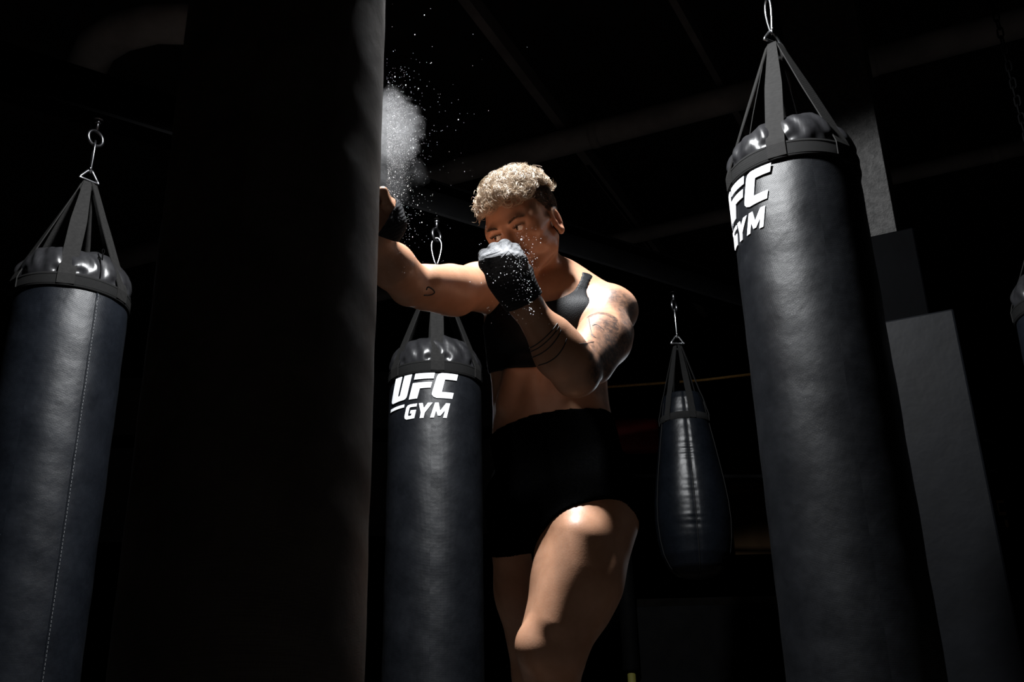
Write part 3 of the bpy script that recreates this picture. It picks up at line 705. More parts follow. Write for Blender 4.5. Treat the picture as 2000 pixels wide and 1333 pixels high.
# ---- her right arm, swung out to the bag (image left)
ER = Q(800, 557, 2.015); WR = Q(734, 468, 1.885)
T.ell(Q(935, 556, 2.235), (.050, .054, .046), None, .03)                        # deltoid
T.cone(SR, Q(880, 566, 2.13), .052, .050, .025); T.cone(Q(890, 568, 2.14), ER, .047, .043, .025)
T.cone(Q(880, 553, 2.115), Q(838, 551, 2.04), .034, .032, .02)                  # biceps
T.cone(Q(890, 588, 2.15), Q(830, 580, 2.05), .030, .026, .02)                   # triceps
T.cone(ER, Q(766, 521, 1.945), .042, .042, .008); T.cone(Q(766, 521, 1.945), WR, .042, .027, .02)
T.cone(Q(797, 538, 2.0), Q(774, 508, 1.95), .033, .030, .012)
# ---- her left upper arm (image right)
EL = Q(1126, 729, 1.975)
T.ell(Q(1196, 606, 2.235), (.058, .058, .052), None, .03)
T.cone(SL, Q(1180, 665, 2.12), .052, .054, .025); T.cone(Q(1180, 665, 2.12), EL, .053, .043, .025)
T.cone(Q(1165, 650, 2.11), Q(1140, 700, 2.0), .036, .034, .02); T.cone(Q(1205, 650, 2.15), Q(1168, 722, 2.03), .034, .028, .02)
# ---- right fist against the bag
FRI = Field((-9, -9, 1.15), (-.16, 2.25, 1.62))
fc = Q(750, 424, 1.880); kdir = Q(735, 395, 1.820) - Q(747, 430, 1.870); kdir /= np.linalg.norm(kdir)
FRI.cone(WR, fc, .030, .034, .02); FRI.ell(fc, (.034, .036, .042), None, .012)
FRI.cone(Q(764, 432, 1.855), Q(757, 444, 1.860), .019, .022, .012)                                        # thumb ball
FRI.cone(Q(768, 428, 1.852), Q(764, 410, 1.842), .0125, .0115, .006); FRI.cone(Q(764, 410, 1.842), Q(752, 402, 1.835), .0115, .009, .003)
for i in range(4):                                                                                     # four fingers, folded
    o = TO * (.032 - .0185 * i) * 1 + UP_ * (.004 - .003 * i); q = Q(752, 402, 1.865)
    a, b, c, d = q + o + RT * .010 - UP_ * .006, q + o + UP_ * .020, q + o - RT * .030 + UP_ * .014, q + o - RT * .034 - UP_ * .014
    r_ = (.0095, .0100, .0097, .0085)[i]
    for p0, p1 in ((a, b), (b, c), (c, d)): FRI.cone(p0, p1, r_, r_ * .95, .0025)
# ---- left forearm and fist in guard
_lo, _hi = EL - [.34, .30, .12], EL + [.12, .25, .55]
FA = Field(_lo, _hi)
WL = Q(1022, 588, 1.925)
FA.cone(EL, Q(1092, 690, 1.955), .046, .046, .02); FA.cone(Q(1092, 690, 1.955), WL, .045, .028, .03)
FA.cone(Q(1120, 700, 1.96), Q(1085, 650, 1.945), .032, .028, .025); FA.cone(EL, EL + RT * -.008 - UP_ * .010, .035, .033, .02)
GUARD = Field(_lo, _hi)
GUARD.cone(Q(1030, 600, 1.927), WL, .0295, .029, .01)
kn = [Q(x, y, z) for x, y, z in ((1012, 512, 1.895), (993, 508, 1.885), (972, 509, 1.890), (953, 514, 1.900))]   # knuckles: index .. little
GUARD.cone(WL, Q(988, 545, 1.915), .030, .034, .02, (TO, .85))
for i, q in enumerate(kn): GUARD.cone(WL * .65 + q * .35, q, .017, .0135, .018)
pip = [Q(x, y, z) for x, y, z in ((1004, 489, 1.935), (986, 482, 1.930), (966, 488, 1.930), (947, 499, 1.935))]
dip = [Q(x, y, z) for x, y, z in ((1000, 498, 1.965), (983, 494, 1.962), (964, 500, 1.960), (947, 512, 1.958))]
tip = [Q(x, y, z) for x, y, z in ((1000, 516, 1.955), (983, 514, 1.952), (965, 518, 1.950), (950, 526, 1.946))]
for i in range(4):
    r_ = (.0108, .0112, .0108, .0098)[i]
    GUARD.cone(kn[i], pip[i], r_ + .0015, r_, .004); GUARD.cone(pip[i], dip[i], r_, r_ * .93, .003); GUARD.cone(dip[i], tip[i], r_ * .93, r_ * .85, .003)
th = [Q(1022, 560, 1.915), Q(1024, 532, 1.925), Q(1012, 514, 1.950), Q(996, 508, 1.972)]
GUARD.cone(th[0], th[1], .019, .015, .012); GUARD.cone(th[1], th[2], .0135, .012, .004); GUARD.cone(th[2], th[3], .012, .0095, .004)
# wraps are cut from the hands before they join the body
def shell(src, off, inn, keep, r):
    """cloth: the skin moved out by off, inside the keep distance field"""
    A = src.F[r]; out = np.full_like(src.F, 0.05); out[r] = np.maximum(np.maximum(A - off, keep), -(A + inn)); return out
def planeD(p, n, r, F):   # >0 on the n side
    X, Y, Z = F.pts(r); n = _v(n) / np.linalg.norm(n); p = _v(p)
    return ((X - p[0]) * n[0] + (Y - p[1]) * n[1] + (Z - p[2]) * n[2]).astype(np.float32)
fd = (Q(985, 500, 1.90) - WL); fd /= np.linalg.norm(fd)
WRAPF = GUARD.copy(); WRAPF.cone(kn[0] * .5 + pip[0] * .5, kn[3] * .5 + pip[3] * .5, .0125, .0115, .006); WRAPF.cone(kn[0], kn[3], .0145, .0135, .008)
WRAPF.cone(Q(1028, 595, 1.926), Q(1005, 560, 1.92), .033, .036, .012, (TO, .9))
keep = np.maximum(planeD(Q(1020, 592, 1.925), -fd + RT * .1, r_all, GUARD), planeD((pip[1] + pip[2]) / 2 - TO * .004 - UP_ * .002, -TO, r_all, GUARD))
WRAP_L = shell(WRAPF, .0035, .003, keep, r_all)
tw = Q(741, 447, 1.85)
keepr = np.maximum(planeD(Q(748, 462, 1.86), WR - fc, r_all, FRI), -planeD(Q(760, 418, 1.84), RT * .9 - UP_ * .6 - TO * .35, r_all, FRI))
WRF = FRI.copy(); WRF.cone(Q(772, 436, 1.86), Q(760, 400, 1.86), .018, .016, .012); WRF.cone(Q(744, 458, 1.857), Q(752, 445, 1.85), .032, .033, .012)
WRAP_R = shell(WRF, .003, .003, keepr, r_all)
# ---- join
X, Y, Z = FA.pts(r_all)
de = np.sqrt((X - EL[0]) ** 2 + (Y - EL[1]) ** 2 + (Z - EL[2]) ** 2)
kk = (0.0008 + 0.030 * np.exp(-(de / .065) ** 2)).astype(np.float32)
FA.put(GUARD.F, r_all, .012)
T.merge(FA, kk); T.merge(FRI, .012)
body, BV, BQ = skin_mesh('body', T.F, T.g, None); del T
# ---- clothes
pl = lambda p, n, F_=TORSO: planeD(p, n, r_all, F_)
def neg_ell(c, rad, ax):
    q = Field(W=TORSO.W); q.ell(c, rad, ax, 0.0, 'add', .05); return -q.F
h0, h1, h2 = Q(958, 726, 2.230), Q(1072, 716, 2.170), Q(1190, 716, 2.230)
hn = np.cross(h1 - h0, h2 - h0); hn = hn if hn[2] > 0 else -hn
kb = pl(h1, -hn)
kb = np.maximum(kb, neg_ell(Q(1066, 520, 2.250), (.080, .16, .098), [SD, FR, WUP]))                        # neck scoop
kb = np.maximum(kb, neg_ell(Q(1228, 585, 2.250), (.094, .20, .095), [SD, FR, WUP]))                        # armholes
kb = np.maximum(kb, neg_ell(Q(905, 560, 2.250), (.066, .20, .085), [SD, FR, WUP]))
kb = np.maximum(kb, pl(Q(1066, 532, 2.270), WUP))
bra_f = np.maximum(np.maximum(TORSO.F - .0045, kb), -(TORSO.F + .004))
w0, w1, w2 = Q(963, 842, 2.195), Q(1072, 803, 2.135), Q(1188, 802, 2.195)
wn = np.cross(w1 - w0, w2 - w0); wn = wn if wn[2] > 0 else -wn
ks = pl(w1, wn, LOWER)
thl = KL - HL; thl /= np.linalg.norm(thl)
ha, hb, hc_ = Q(1046, 1082, 2.10), Q(1150, 982, 2.05), Q(1248, 1034, 2.14); nn = np.cross(hb - ha, hc_ - ha); nn = nn if nn @ thl > 0 else -nn
ka = pl(hb, nn, LOWER)                                               # left hem
kbb = pl(Q(1010, 1086, 2.16), KR - HR + RT * 0.06, LOWER); X, Y, Z = LOWER.pts(r_all)
def segd(a, b):
    ab = b - a; q = [X - a[0], Y - a[1], Z - a[2]]; t = np.clip(sum(u * v for u, v in zip(q, ab)) / (ab @ ab), -1, 1.5)
    return np.sqrt(sum((u - v * t) ** 2 for u, v in zip(q, ab)))
side = segd(HR, KR) / .100 - segd(HL, Q(1127, 1130, 2.07)) / .104        # nearer to which thigh
ks = np.maximum(ks, np.where(side > 0, ka, kbb))
sh_f = np.maximum(np.maximum(LOWER.F - .005, ks), -(LOWER.F + .004))
del X, Y, Z, de, kk
# ------------------------------------------------------------------ materials of the fighter
m, nt, b = mat('skin'); MT['skin'] = m
co = objco(nt); f1_ = noise(nt, 18, 4, 0.6, co); f2_ = noise(nt, 240, 3, 0.6, co)
base = ramp(nt, f1_, [(0.3, (0.36, 0.180, 0.104)), (0.7, (0.455, 0.243, 0.150))])
at = N(nt, 'ShaderNodeAttribute', attribute_name='ink'); ink = at.outputs['Fac']
inkn = mth(nt, 'MULTIPLY', ink, maprange(nt, noise(nt, 95, 4, 0.7, co, 0.6), 0.34, 0.58, 0.45, 1.0), clamp=True)
lip = N(nt, 'ShaderNodeAttribute', attribute_name='flush').outputs['Fac']
c1 = mixc(nt, mth(nt, 'MULTIPLY', lip, 0.6), base, (0.34, 0.09, 0.065)); c2 = mixc(nt, mth(nt, 'MULTIPLY', inkn, 0.88), c1, (0.020, 0.020, 0.022))
nt.links.new(c2, b.inputs['Base Color'])
nt.links.new(maprange(nt, f2_, 0.3, 0.7, 0.36, 0.52), b.inputs['Roughness']); b.inputs['Specular IOR Level'].default_value = 0.5
b.inputs['Subsurface Weight'].default_value = 0.12; b.inputs['Subsurface Radius'].default_value = (1, 0.35, 0.2); b.inputs['Subsurface Scale'].default_value = 0.008
bump(nt, b, mth(nt, 'ADD', mth(nt, 'MULTIPLY', f2_, 0.7), mth(nt, 'MULTIPLY', noise(nt, 700, 2, 0.5, co), 0.4)), 0.22, 0.0012)
body.data.materials.append(m)
m, nt, b = mat('sports_mesh_fabric'); MT['bra'] = m; co = objco(nt)
wv_ = N(nt, 'ShaderNodeTexVoronoi'); wv_.inputs['Scale'].default_value = 420; nt.links.new(co, wv_.inputs['Vector'])
b.inputs['Base Color'].default_value = (0.0028, 0.0031, 0.0042, 1); b.inputs['Specular IOR Level'].default_value = 0.16; b.inputs['Roughness'].default_value = 0.6; bump(nt, b, wv_.outputs['Distance'], 0.28, 0.0013)
MT['shorts'] = simple('matt_black_cotton', (0.0012, 0.0012, 0.0013), 0.95, 0, 0.0, nscale=200, namt=0.3)
m, nt, b = mat('chalked_lit_top_wrap'); MT['wrap'] = m; co = objco(nt)
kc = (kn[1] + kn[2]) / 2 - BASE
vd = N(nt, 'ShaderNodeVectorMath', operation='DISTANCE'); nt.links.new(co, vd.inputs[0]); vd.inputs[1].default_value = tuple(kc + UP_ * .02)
near = maprange(nt, vd.outputs['Value'], 0.02, 0.075, 1.0, 0.0)  # paler towards the knuckles: their lit top put into the colour, besides chalk
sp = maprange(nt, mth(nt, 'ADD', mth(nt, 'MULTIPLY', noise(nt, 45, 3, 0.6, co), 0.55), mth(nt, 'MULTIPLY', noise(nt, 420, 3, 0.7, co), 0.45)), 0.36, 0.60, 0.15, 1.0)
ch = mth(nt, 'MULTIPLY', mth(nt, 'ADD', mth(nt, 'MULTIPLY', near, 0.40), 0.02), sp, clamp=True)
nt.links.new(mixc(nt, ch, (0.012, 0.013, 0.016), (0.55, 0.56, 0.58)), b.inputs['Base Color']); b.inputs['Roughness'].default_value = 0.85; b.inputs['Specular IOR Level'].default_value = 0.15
sx_ = N(nt, 'ShaderNodeVectorMath', operation='DOT_PRODUCT'); nt.links.new(co, sx_.inputs[0]); sx_.inputs[1].default_value = tuple(fd)
hh = mth(nt, 'ADD', mth(nt, 'MULTIPLY', mth(nt, 'SINE', mth(nt, 'MULTIPLY', sx_.outputs['Value'], 2 * PI / 0.007)), 0.3), noise(nt, 300, 3, 0.6, co)); bump(nt, b, hh, 0.6, 0.002)
skin_mesh('sports_bra', bra_f, TORSO.g, MT['bra'], smooth_it=4); skin_mesh('shorts', sh_f, LOWER.g, MT['shorts'], smooth_it=4)
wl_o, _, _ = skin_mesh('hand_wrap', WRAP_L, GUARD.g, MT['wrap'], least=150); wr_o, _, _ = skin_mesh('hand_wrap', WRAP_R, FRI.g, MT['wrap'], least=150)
wl_o['label'] = 'chalk-dusted black wrap on the guarding fist, lit knuckles painted paler'; wr_o['label'] = 'black wrap on the fist at the bag'
# ---- ink and flush on the skin (attributes), located on the body's own surface
from mathutils.bvhtree import BVHTree
bvh = BVHTree.FromPolygons([tuple(v) for v in BV], [tuple(int(i) for i in q) for q in BQ])
def onskin(px, py, off=0.0):
    """point of the body's surface at that pixel"""
    d = Vector(P(px, py, 1.0) - CPOS).normalized(); h = bvh.ray_cast(Vector(CPOS), d)
    return None if h[0] is None else np.array(h[0] + h[1] * off)
INK = np.zeros(len(BV))
def blot(pts, r, amt, soft=0.6):
    global INK
    q = [onskin(*p) for p in pts]; q = [p for p in q if p is not None]
    for a, c in zip(q[:-1], q[1:]) if len(q) > 1 else [(q[0], q[0])] if q else []:
        ab = c - a; L2 = ab @ ab + 1e-12; t = np.clip((BV - a) @ ab / L2, 0, 1); d = np.linalg.norm(BV - a - ab * t[:, None], axis=1)
        INK = np.maximum(INK, amt * np.clip((r - d) / (r * soft), 0, 1))
blot([(1188, 575), (1215, 583), (1230, 600)], .038, .85); blot([(1168, 628), (1178, 652), (1172, 690)], .028, .75); blot([(1195, 640), (1195, 690), (1170, 730)], .046, 1.0); blot([(1180, 582), (1205, 600), (1215, 615)], .020, .6)      # flowers on the shoulder
blot([(1222, 610), (1225, 650), (1205, 690), (1185, 725)], .034, .9, .4)                                         # dark ground at the back of the arm
blot([(1152, 618), (1168, 612), (1186, 614), (1200, 622), (1206, 640)], .010, 1.0, .4)                           # hair of the portrait
blot([(1158, 634), (1166, 637), (1173, 643)], .005, .9); blot([(1157, 654), (1160, 660), (1168, 662)], .006, .8); blot([(1180, 645), (1182, 665), (1172, 680)], .012, .55)
blot([(1143, 672), (1155, 668), (1160, 685), (1152, 700)], .010, .8)
blot([(1166, 762), (1180, 765), (1182, 785)], .020, .5); blot([(1060, 585), (1066, 600)], .010, .7)
a_ = body.data.attributes.new('ink', 'FLOAT', 'POINT'); a_.data.foreach_set('value', INK.astype(np.float32)) if len(body.data.vertices) == len(INK) else None
FL = np.zeros(len(BV))
for c, r in ((H(0, 95, -62), .022), (H(76, -12, -26), .030), (H(0, 104, -34), .020)):
    FL = np.maximum(FL, np.clip(1 - np.linalg.norm(BV - c, axis=1) / r, 0, 1))
a_ = body.data.attributes.new('flush', 'FLOAT', 'POINT'); a_.data.foreach_set('value', FL.astype(np.float32)) if len(body.data.vertices) == len(FL) else None
MT['ink'] = simple('tattoo_ink', (0.010, 0.010, 0.012), 0.5)
def inkline(pts, w, n=40):
    pts = np.array(pts, float); q = []
    for _ in range(3): pts = np.concatenate([pts[:1], np.stack([pts[:-1] * .75 + pts[1:] * .25, pts[:-1] * .25 + pts[1:] * .75], 1).reshape(-1, 2), pts[-1:]])
    s = np.linspace(0, len(pts) - 1, n)
    for x, y in zip(np.interp(s, range(len(pts)), pts[:, 0]), np.interp(s, range(len(pts)), pts[:, 1])):
        p = onskin(x, y, -w * 0.15)
        if p is not None: q.append(p - BASE)
    if len(q) > 2: MB().tube(q, w, 6).build('tattoo', MT['ink'], fighter, True)
inkline([(828, 577), (842, 577), (850, 572), (846, 566), (838, 561), (834, 562), (833, 567)], .0019)
for l in ([(1028, 683), (1045, 676), (1065, 660), (1082, 642), (1089, 632)], [(1032, 689), (1052, 681), (1072, 664), (1086, 648), (1092, 638)], [(1039, 699), (1060, 690), (1078, 675), (1092, 655), (1096, 645)], [(1052, 714), (1070, 709), (1088, 697), (1102, 677), (1107, 662)]):
    inkline(l, .0013)
inkline([(1157, 637), (1164, 633), (1174, 640), (1180, 646)], .0011); inkline([(1155, 650), (1158, 657), (1164, 660)], .0009); inkline([(1150, 622), (1153, 640), (1156, 655)], .0007); inkline([(1132, 672), (1148, 671), (1160, 668)], .0009)
# ---- folded edges of the wrap on the guarding hand
wv = [v.co[:] for v in wl_o.data.vertices]; wbvh = BVHTree.FromPolygons(wv, [p.vertices[:] for p in wl_o.data.polygons])
def wrapedge(pts, w, n=40):
    pts = np.array(pts, float); s = np.linspace(0, len(pts) - 1, n); q = []
    for x, y in zip(np.interp(s, range(len(pts)), pts[:, 0]), np.interp(s, range(len(pts)), pts[:, 1])):
        d = Vector(P(x, y, 1.0) - CPOS).normalized(); h = wbvh.ray_cast(Vector(CPOS - BASE), d)
        if h[0] is not None: q.append(np.array(h[0]) - np.array(h[1]) * w * .2)
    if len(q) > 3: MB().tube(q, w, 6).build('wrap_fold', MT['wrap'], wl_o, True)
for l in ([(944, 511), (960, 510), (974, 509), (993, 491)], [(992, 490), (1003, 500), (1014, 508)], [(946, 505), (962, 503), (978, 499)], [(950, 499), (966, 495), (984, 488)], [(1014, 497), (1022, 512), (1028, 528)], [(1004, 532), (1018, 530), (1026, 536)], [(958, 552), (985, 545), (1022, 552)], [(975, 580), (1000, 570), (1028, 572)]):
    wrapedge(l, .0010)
# ---- eyes
m, nt, b = mat('eye'); MT['eye'] = m; oc = objco(nt); s = N(nt, 'ShaderNodeSeparateXYZ'); nt.links.new(oc, s.inputs[0])
rr = mth(nt, 'POWER', mth(nt, 'ADD', mth(nt, 'POWER', s.outputs[0], 2.0), mth(nt, 'POWER', s.outputs[2], 2.0)), 0.5)
fr = mth(nt, 'GREATER_THAN', s.outputs[1], 0.0); iris = mth(nt, 'MULTIPLY', maprange(nt, rr, .0060, .0066, 1, 0), fr); pup = mth(nt, 'MULTIPLY', maprange(nt, rr, .0026, .003, 1, 0), fr)
nt.links.new(mixc(nt, pup, mixc(nt, iris, (0.78, 0.74, 0.70), (0.06, 0.035, 0.02)), (0.002, 0.002, 0.002)), b.inputs['Base Color']); b.inputs['Roughness'].default_value = 0.06
gaze = f1 * 0.86 + e1 * (-0.42) + u1 * 0.10; gaze /= np.linalg.norm(gaze)
for s_ in (-1, 1):
    c = H(s_ * 31, 70.5, 0); bmq = bmesh.new(); bmesh.ops.create_uvsphere(bmq, u_segments=28, v_segments=18, radius=0.0128 * FS)
    me = bpy.data.meshes.new('eye'); bmq.to_mesh(me); bmq.free(); smooth(me); o = link('eye', me, fighter, MT['eye'])
    zq = u1 - gaze * (u1 @ gaze); zq /= np.linalg.norm(zq); xq = np.cross(gaze, zq); Mx = Matrix.Identity(4)
    for i in range(3): Mx[i][0] = xq[i]; Mx[i][1] = gaze[i]; Mx[i][2] = zq[i]; Mx[i][3] = (c - BASE)[i]
    o.matrix_local = Mx
# ---- hair as real strands
def strands(name, S, m, r0=0.00022, r1=0.00010, parent=fighter):
    """S: list of (n,3) world arrays"""
    hc = bpy.data.hair_curves.new(name); hc.add_curves([len(q) for q in S]); A = np.concatenate(S) - BASE
    hc.points.foreach_set('position', A.astype(np.float32).ravel())
    rad = np.concatenate([np.linspace(r0, r1, len(q)) for q in S]).astype(np.float32)
    at = hc.attributes.get('radius') or hc.attributes.new('radius', 'FLOAT', 'POINT'); at.data.foreach_set('value', rad)
    return link(name, hc, parent, m)
def hairmat(name, c, r=0.45):
    m, nt, b = mat(name); hi = N(nt, 'ShaderNodeHairInfo'); rnd = hi.outputs['Random']
    nt.links.new(ramp(nt, rnd, [(0.0, tuple(q * 0.5 for q in c)), (1.0, tuple(min(1, q * 1.5) for q in c))]), b.inputs['Base Color'])
    b.inputs['Roughness'].default_value = r; b.inputs['Specular IOR Level'].default_value = 0.5; return m
MT['curl'] = hairmat('sandy_curls', (0.42, 0.33, 0.24), 0.3); MT['fuzz'] = hairmat('dark_cropped_hair', (0.030, 0.019, 0.012), 0.5); MT['brow'] = hairmat('brown_brow', (0.075, 0.042, 0.024), 0.6); MT['lash'] = simple('dark_lash', (0.008, 0.006, 0.005), 0.6)
def scalp(d):
    """direction in head space -> point and normal on the skin"""
    d = np.array(d, float); d /= np.linalg.norm(d); w_ = e1 * d[0] + f1 * d[1] + u1 * d[2]; o = H(0, -12, 20)
    h = bvh.ray_cast(Vector(o + w_ * 0.2), Vector(-w_), 0.2)
    return (None, None) if h[0] is None else (np.array(h[0]), np.array(h[1]) * (1 if np.array(h[1]) @ w_ > 0 else -1))
R2 = np.random.default_rng(11); curls = []; fuzz = []
def region(d):
    """0 none, 1 curls, 2 cropped"""
    x, y, z = d; el = math.degrees(math.asin(z)); azf = math.degrees(math.atan2(abs(x), y))   # 0 = face
    line = np.interp(azf, [0, 30, 55, 75, 95, 130, 180], [29, 29, 31, 39, 40, 20, 10])
    low = np.interp(azf, [0, 30, 45, 55, 65, 75, 88, 100, 120, 180], [29, 29, 28, 22, 8, -6, -22, -10, -28, -32])
    return 1 if el > line else (2 if el > low else 0)
n_ = 0
while n_ < 1250:
    d = R2.normal(size=3); d /= np.linalg.norm(d)
    if region(d) != 1: continue
    p, nr = scalp(d)
    if p is None: continue
    n_ += 1
    y = d[1]; fwd = np.clip(y, 0, 1)
    ln = R2.uniform(.022, .033) * (1.0 if d[2] > .6 or y > 0.2 else .75)
    t1 = R2.normal(size=3); t1 -= nr * (t1 @ nr); t1 /= np.linalg.norm(t1)
    drift = t1 * R2.uniform(.1, .5) + f1 * (.15 + .5 * fwd) - u1 * (.05 + .45 * fwd) + e1 * d[0] * 0.2
    loose = R2.random() < .55; turns = R2.uniform(.5, 1.1) if loose else R2.uniform(1.0, 1.9); rad = R2.uniform(.007, .013) if loose else R2.uniform(.0045, .0085); ph0 = R2.uniform(0, 6.28); sgn = R2.choice([-1, 1])
    ax = nr * 0.8 + drift * 0.8; ax /= np.linalg.norm(ax); b1 = np.cross(ax, t1 + nr * .3); b1 /= np.linalg.norm(b1); b2 = np.cross(ax, b1)
    for k in range(10):
        j = R2.normal(size=3) * (.0022 if k > 6 else .0011); ts = np.linspace(0, 1, 15); rr_ = rad * R2.uniform(.8, 1.2); pj = ph0 + R2.normal() * (.6 if k > 6 else .22); tj = turns * R2.uniform(.9, 1.1); lj = ln * R2.uniform(.75, 1.1)
        S = [p + j + (nr * .5 + ax * .5) * lj * t * (1 - .25 * t) + drift * lj * t * t * .5 + (b1 * math.cos(pj + sgn * tj * 6.28 * t) + b2 * math.sin(pj + sgn * tj * 6.28 * t) - b1 * math.cos(pj) - b2 * math.sin(pj)) * rr_ * min(1, t * 2.5) for t in ts]
        curls.append(np.array(S))
n_ = 0
while n_ < 12000:
    d = R2.normal(size=3); d /= np.linalg.norm(d)
    if region(d) == 0 or (region(d) == 1 and R2.random() < .4): continue
    p, nr = scalp(d)
    if p is None or np.linalg.norm(p - H(76, -14, -26)) < .027: continue
    n_ += 1
    ln = R2.uniform(.006, .011); t1 = -u1 * .8 - f1 * .5 + R2.normal(size=3) * .25; t1 -= nr * (t1 @ nr)
    fuzz.append(np.array([p - nr * .001 + nr * ln * .45 * t + t1 * ln * t for t in (0, .35, .7, 1)]))
strands('curly_hair', curls, MT['curl'], .00044, .00024); strands('cropped_hair', fuzz, MT['fuzz'], .00030, .00012)
bw = {-1: [], 1: []}; la = {-1: [], 1: []}
for s_ in (-1, 1):
    for i in range(170):
        t = R2.random() * (1 if s_ > 0 else .72); x = 14 + 36 * t; z = 14.5 + 7.5 * math.sin(min(1, t * 1.25) * 1.7) - 5.5 * max(0, t - .6) * 2 + R2.uniform(-1, 1) * 2.6 * (1 - .6 * t)
        o = H(s_ * x, 140, z); h = bvh.ray_cast(Vector(o), Vector(-f1), .2)
        if h[0] is None: continue
        p = np.array(h[0]); nr = np.array(h[1]); dr = e1 * s_ * (.3 + .7 * t) + u1 * (.8 * (1 - t)) ; ln = R2.uniform(.006, .010)
        bw[s_].append(np.array([p - nr * .0005 + (dr * .95 + nr * .22) * ln * q for q in (0, .4, .8, 1)]))
    for i in range(46):
        t = i / 45 + R2.uniform(-.01, .01); x = 31 + (t - .5) * 27 * s_ * s_; zl = 4.6 * math.sqrt(max(0, 1 - ((t - .5) * 2) ** 2)) - 1.0 + (t - .5) * 2
        yb = 70.5 + math.sqrt(max(1, 14.4 ** 2 - (x - 31) ** 2 - zl ** 2)); p = H(s_ * x, yb, zl); ln = R2.uniform(.004, .0075); ou = (t - .35) * 1.3
        la[s_].append(np.array([p + (f1 * .85 * q + u1 * (.15 * q + .75 * q * q) + e1 * s_ * ou * q) * ln for q in (0, .3, .6, .8, 1)]))
    strands('eyebrow', bw[s_], MT['brow'], .00026, .00010); strands('eyelashes', la[s_], MT['lash'], .00034, .00012)
# ------------------------------------------------------------------ ring far behind, sign, boards
def boxing_ring():
    y = 6.2; L = lambda px, py: (lambda d: CPOS + d * ((y - CPOS[1]) / d[1]))(P(px, py, 1.0) - CPOS)
    p = L(1206, 880); root = empty('boxing_ring', (p[0], y, 0)); tag(root, 'boxing ring in the dark behind the fighter, red corner pad and tan ropes', 'boxing ring')
    o = np.array(root.location); top = L(1206, 790)[2]
    MB().lathe([(0.045, 0.62), (0.05, 0.63), (0.05, top - .02), (0.04, top)], 20).build('corner_post', MT['beam'], root, True)
    MB().lathe([(0.024, 0), (0.024, 0.62)], 20).build('post_sleeve', MT['yellow'], root, True)
    a = L(1200, 822) - o; b = L(1288, 884) - o
    MB().box((-.02, -.075, b[2]), (b[0], .06, a[2]), .03).build('corner_pad', MT['red'], root, True)
    MB().box((0.0, .10, .95), (4.2, 4.2, 1.05), .01).build('platform', MT['canvas'], root)
    MB().box((0.02, .08, 0.05), (4.18, .10, 1.0), .004).build('apron', MT['beam'], root)
    MB().lathe([(0.045, 0), (0.05, 0.01), (0.05, top - .02), (0.04, top)], 20, (4.1, .05, 0)).build('corner_post', MT['beam'], root, True)
    for px0, py0, px1, py1 in ((1190, 806, 1450, 735), (1190, 870, 1450, 812), (1190, 930, 1450, 885)):
        q0 = L(px0, py0) - o; q1 = L(px1, py1) - o; e_ = q0 + (q1 - q0) * (4.1 / (q1[0] - q0[0])); s = np.linspace(0, 1, 24)
        e_[2] = q0[2] + 0.05
        pts = [(q0[0] + (4.1 - q0[0]) * t, .0, q0[2] + (e_[2] - q0[2]) * t - .06 * math.sin(PI * t)) for t in s]
        MB().tube(pts, 0.014, 10).build('rope', MT['beam'], root, True)
boxing_ring()
def hanging_rope():
    a = P(1272, 750, 6.0); b = P(1372, 743, 6.0); c = P(1455, 733, 6.0); d = c + (c - b) * 1.6
    a2 = a + (a - b) * 1.2
    q = empty('tan_rope', tuple(a2)); tag(q, 'thin tan rope strung across the dark behind the pear-shaped bag', 'rope')
    pts = [p - a2 for p in (a2, a, b, c, d)]; s = np.linspace(0, 4, 30); arr = np.array(pts)
    MB().tube([[np.interp(t, range(5), arr[:, k]) for k in range(3)] for t in s], .008, 8).build('strand', MT['rope'], q, True)
    for k in (0, -1): MB().tube([pts[k], pts[k] + np.array([0, .25, .9])], .006, 8).build('tie_line', MT['beam'], q, True)
hanging_rope()
o_ = P(1448, 940, 7.5)
st(MB().box((o_[0] - .10, o_[1], o_[2] - .55), (o_[0] + .30, o_[1] + .03, o_[2] + .30), .004).build('trim_12', MT['brownwall'])); bpy.data.objects['trim_12']['label'] = 'dark brown board at the back between the two hanging bags'
def sign():
    c = P(1990, 1000, 4.6); root = empty('sign_board', tuple(c)); tag(root, 'dark sign board with tan lettering peeking out right of the column', 'sign'); s_ = 4.6 / FPX
    MB().box((-.12, 0, -.20), (.5, .02, .18), .004).build('board', MT['beam'], root)
    for k, (x0, y0, x1, y1) in enumerate(((1946, 977, 1952, 1006), (1952, 977, 1964, 982), (1952, 1000, 1964, 1006), (1958, 1016, 1964, 1030))):
        MB().box(((x0 - 1990) * s_, -.004, (1000 - y1) * s_), ((x1 - 1990) * s_, .0, (1000 - y0) * s_), .001).build('print_letter', MT['tan'], root)
sign()
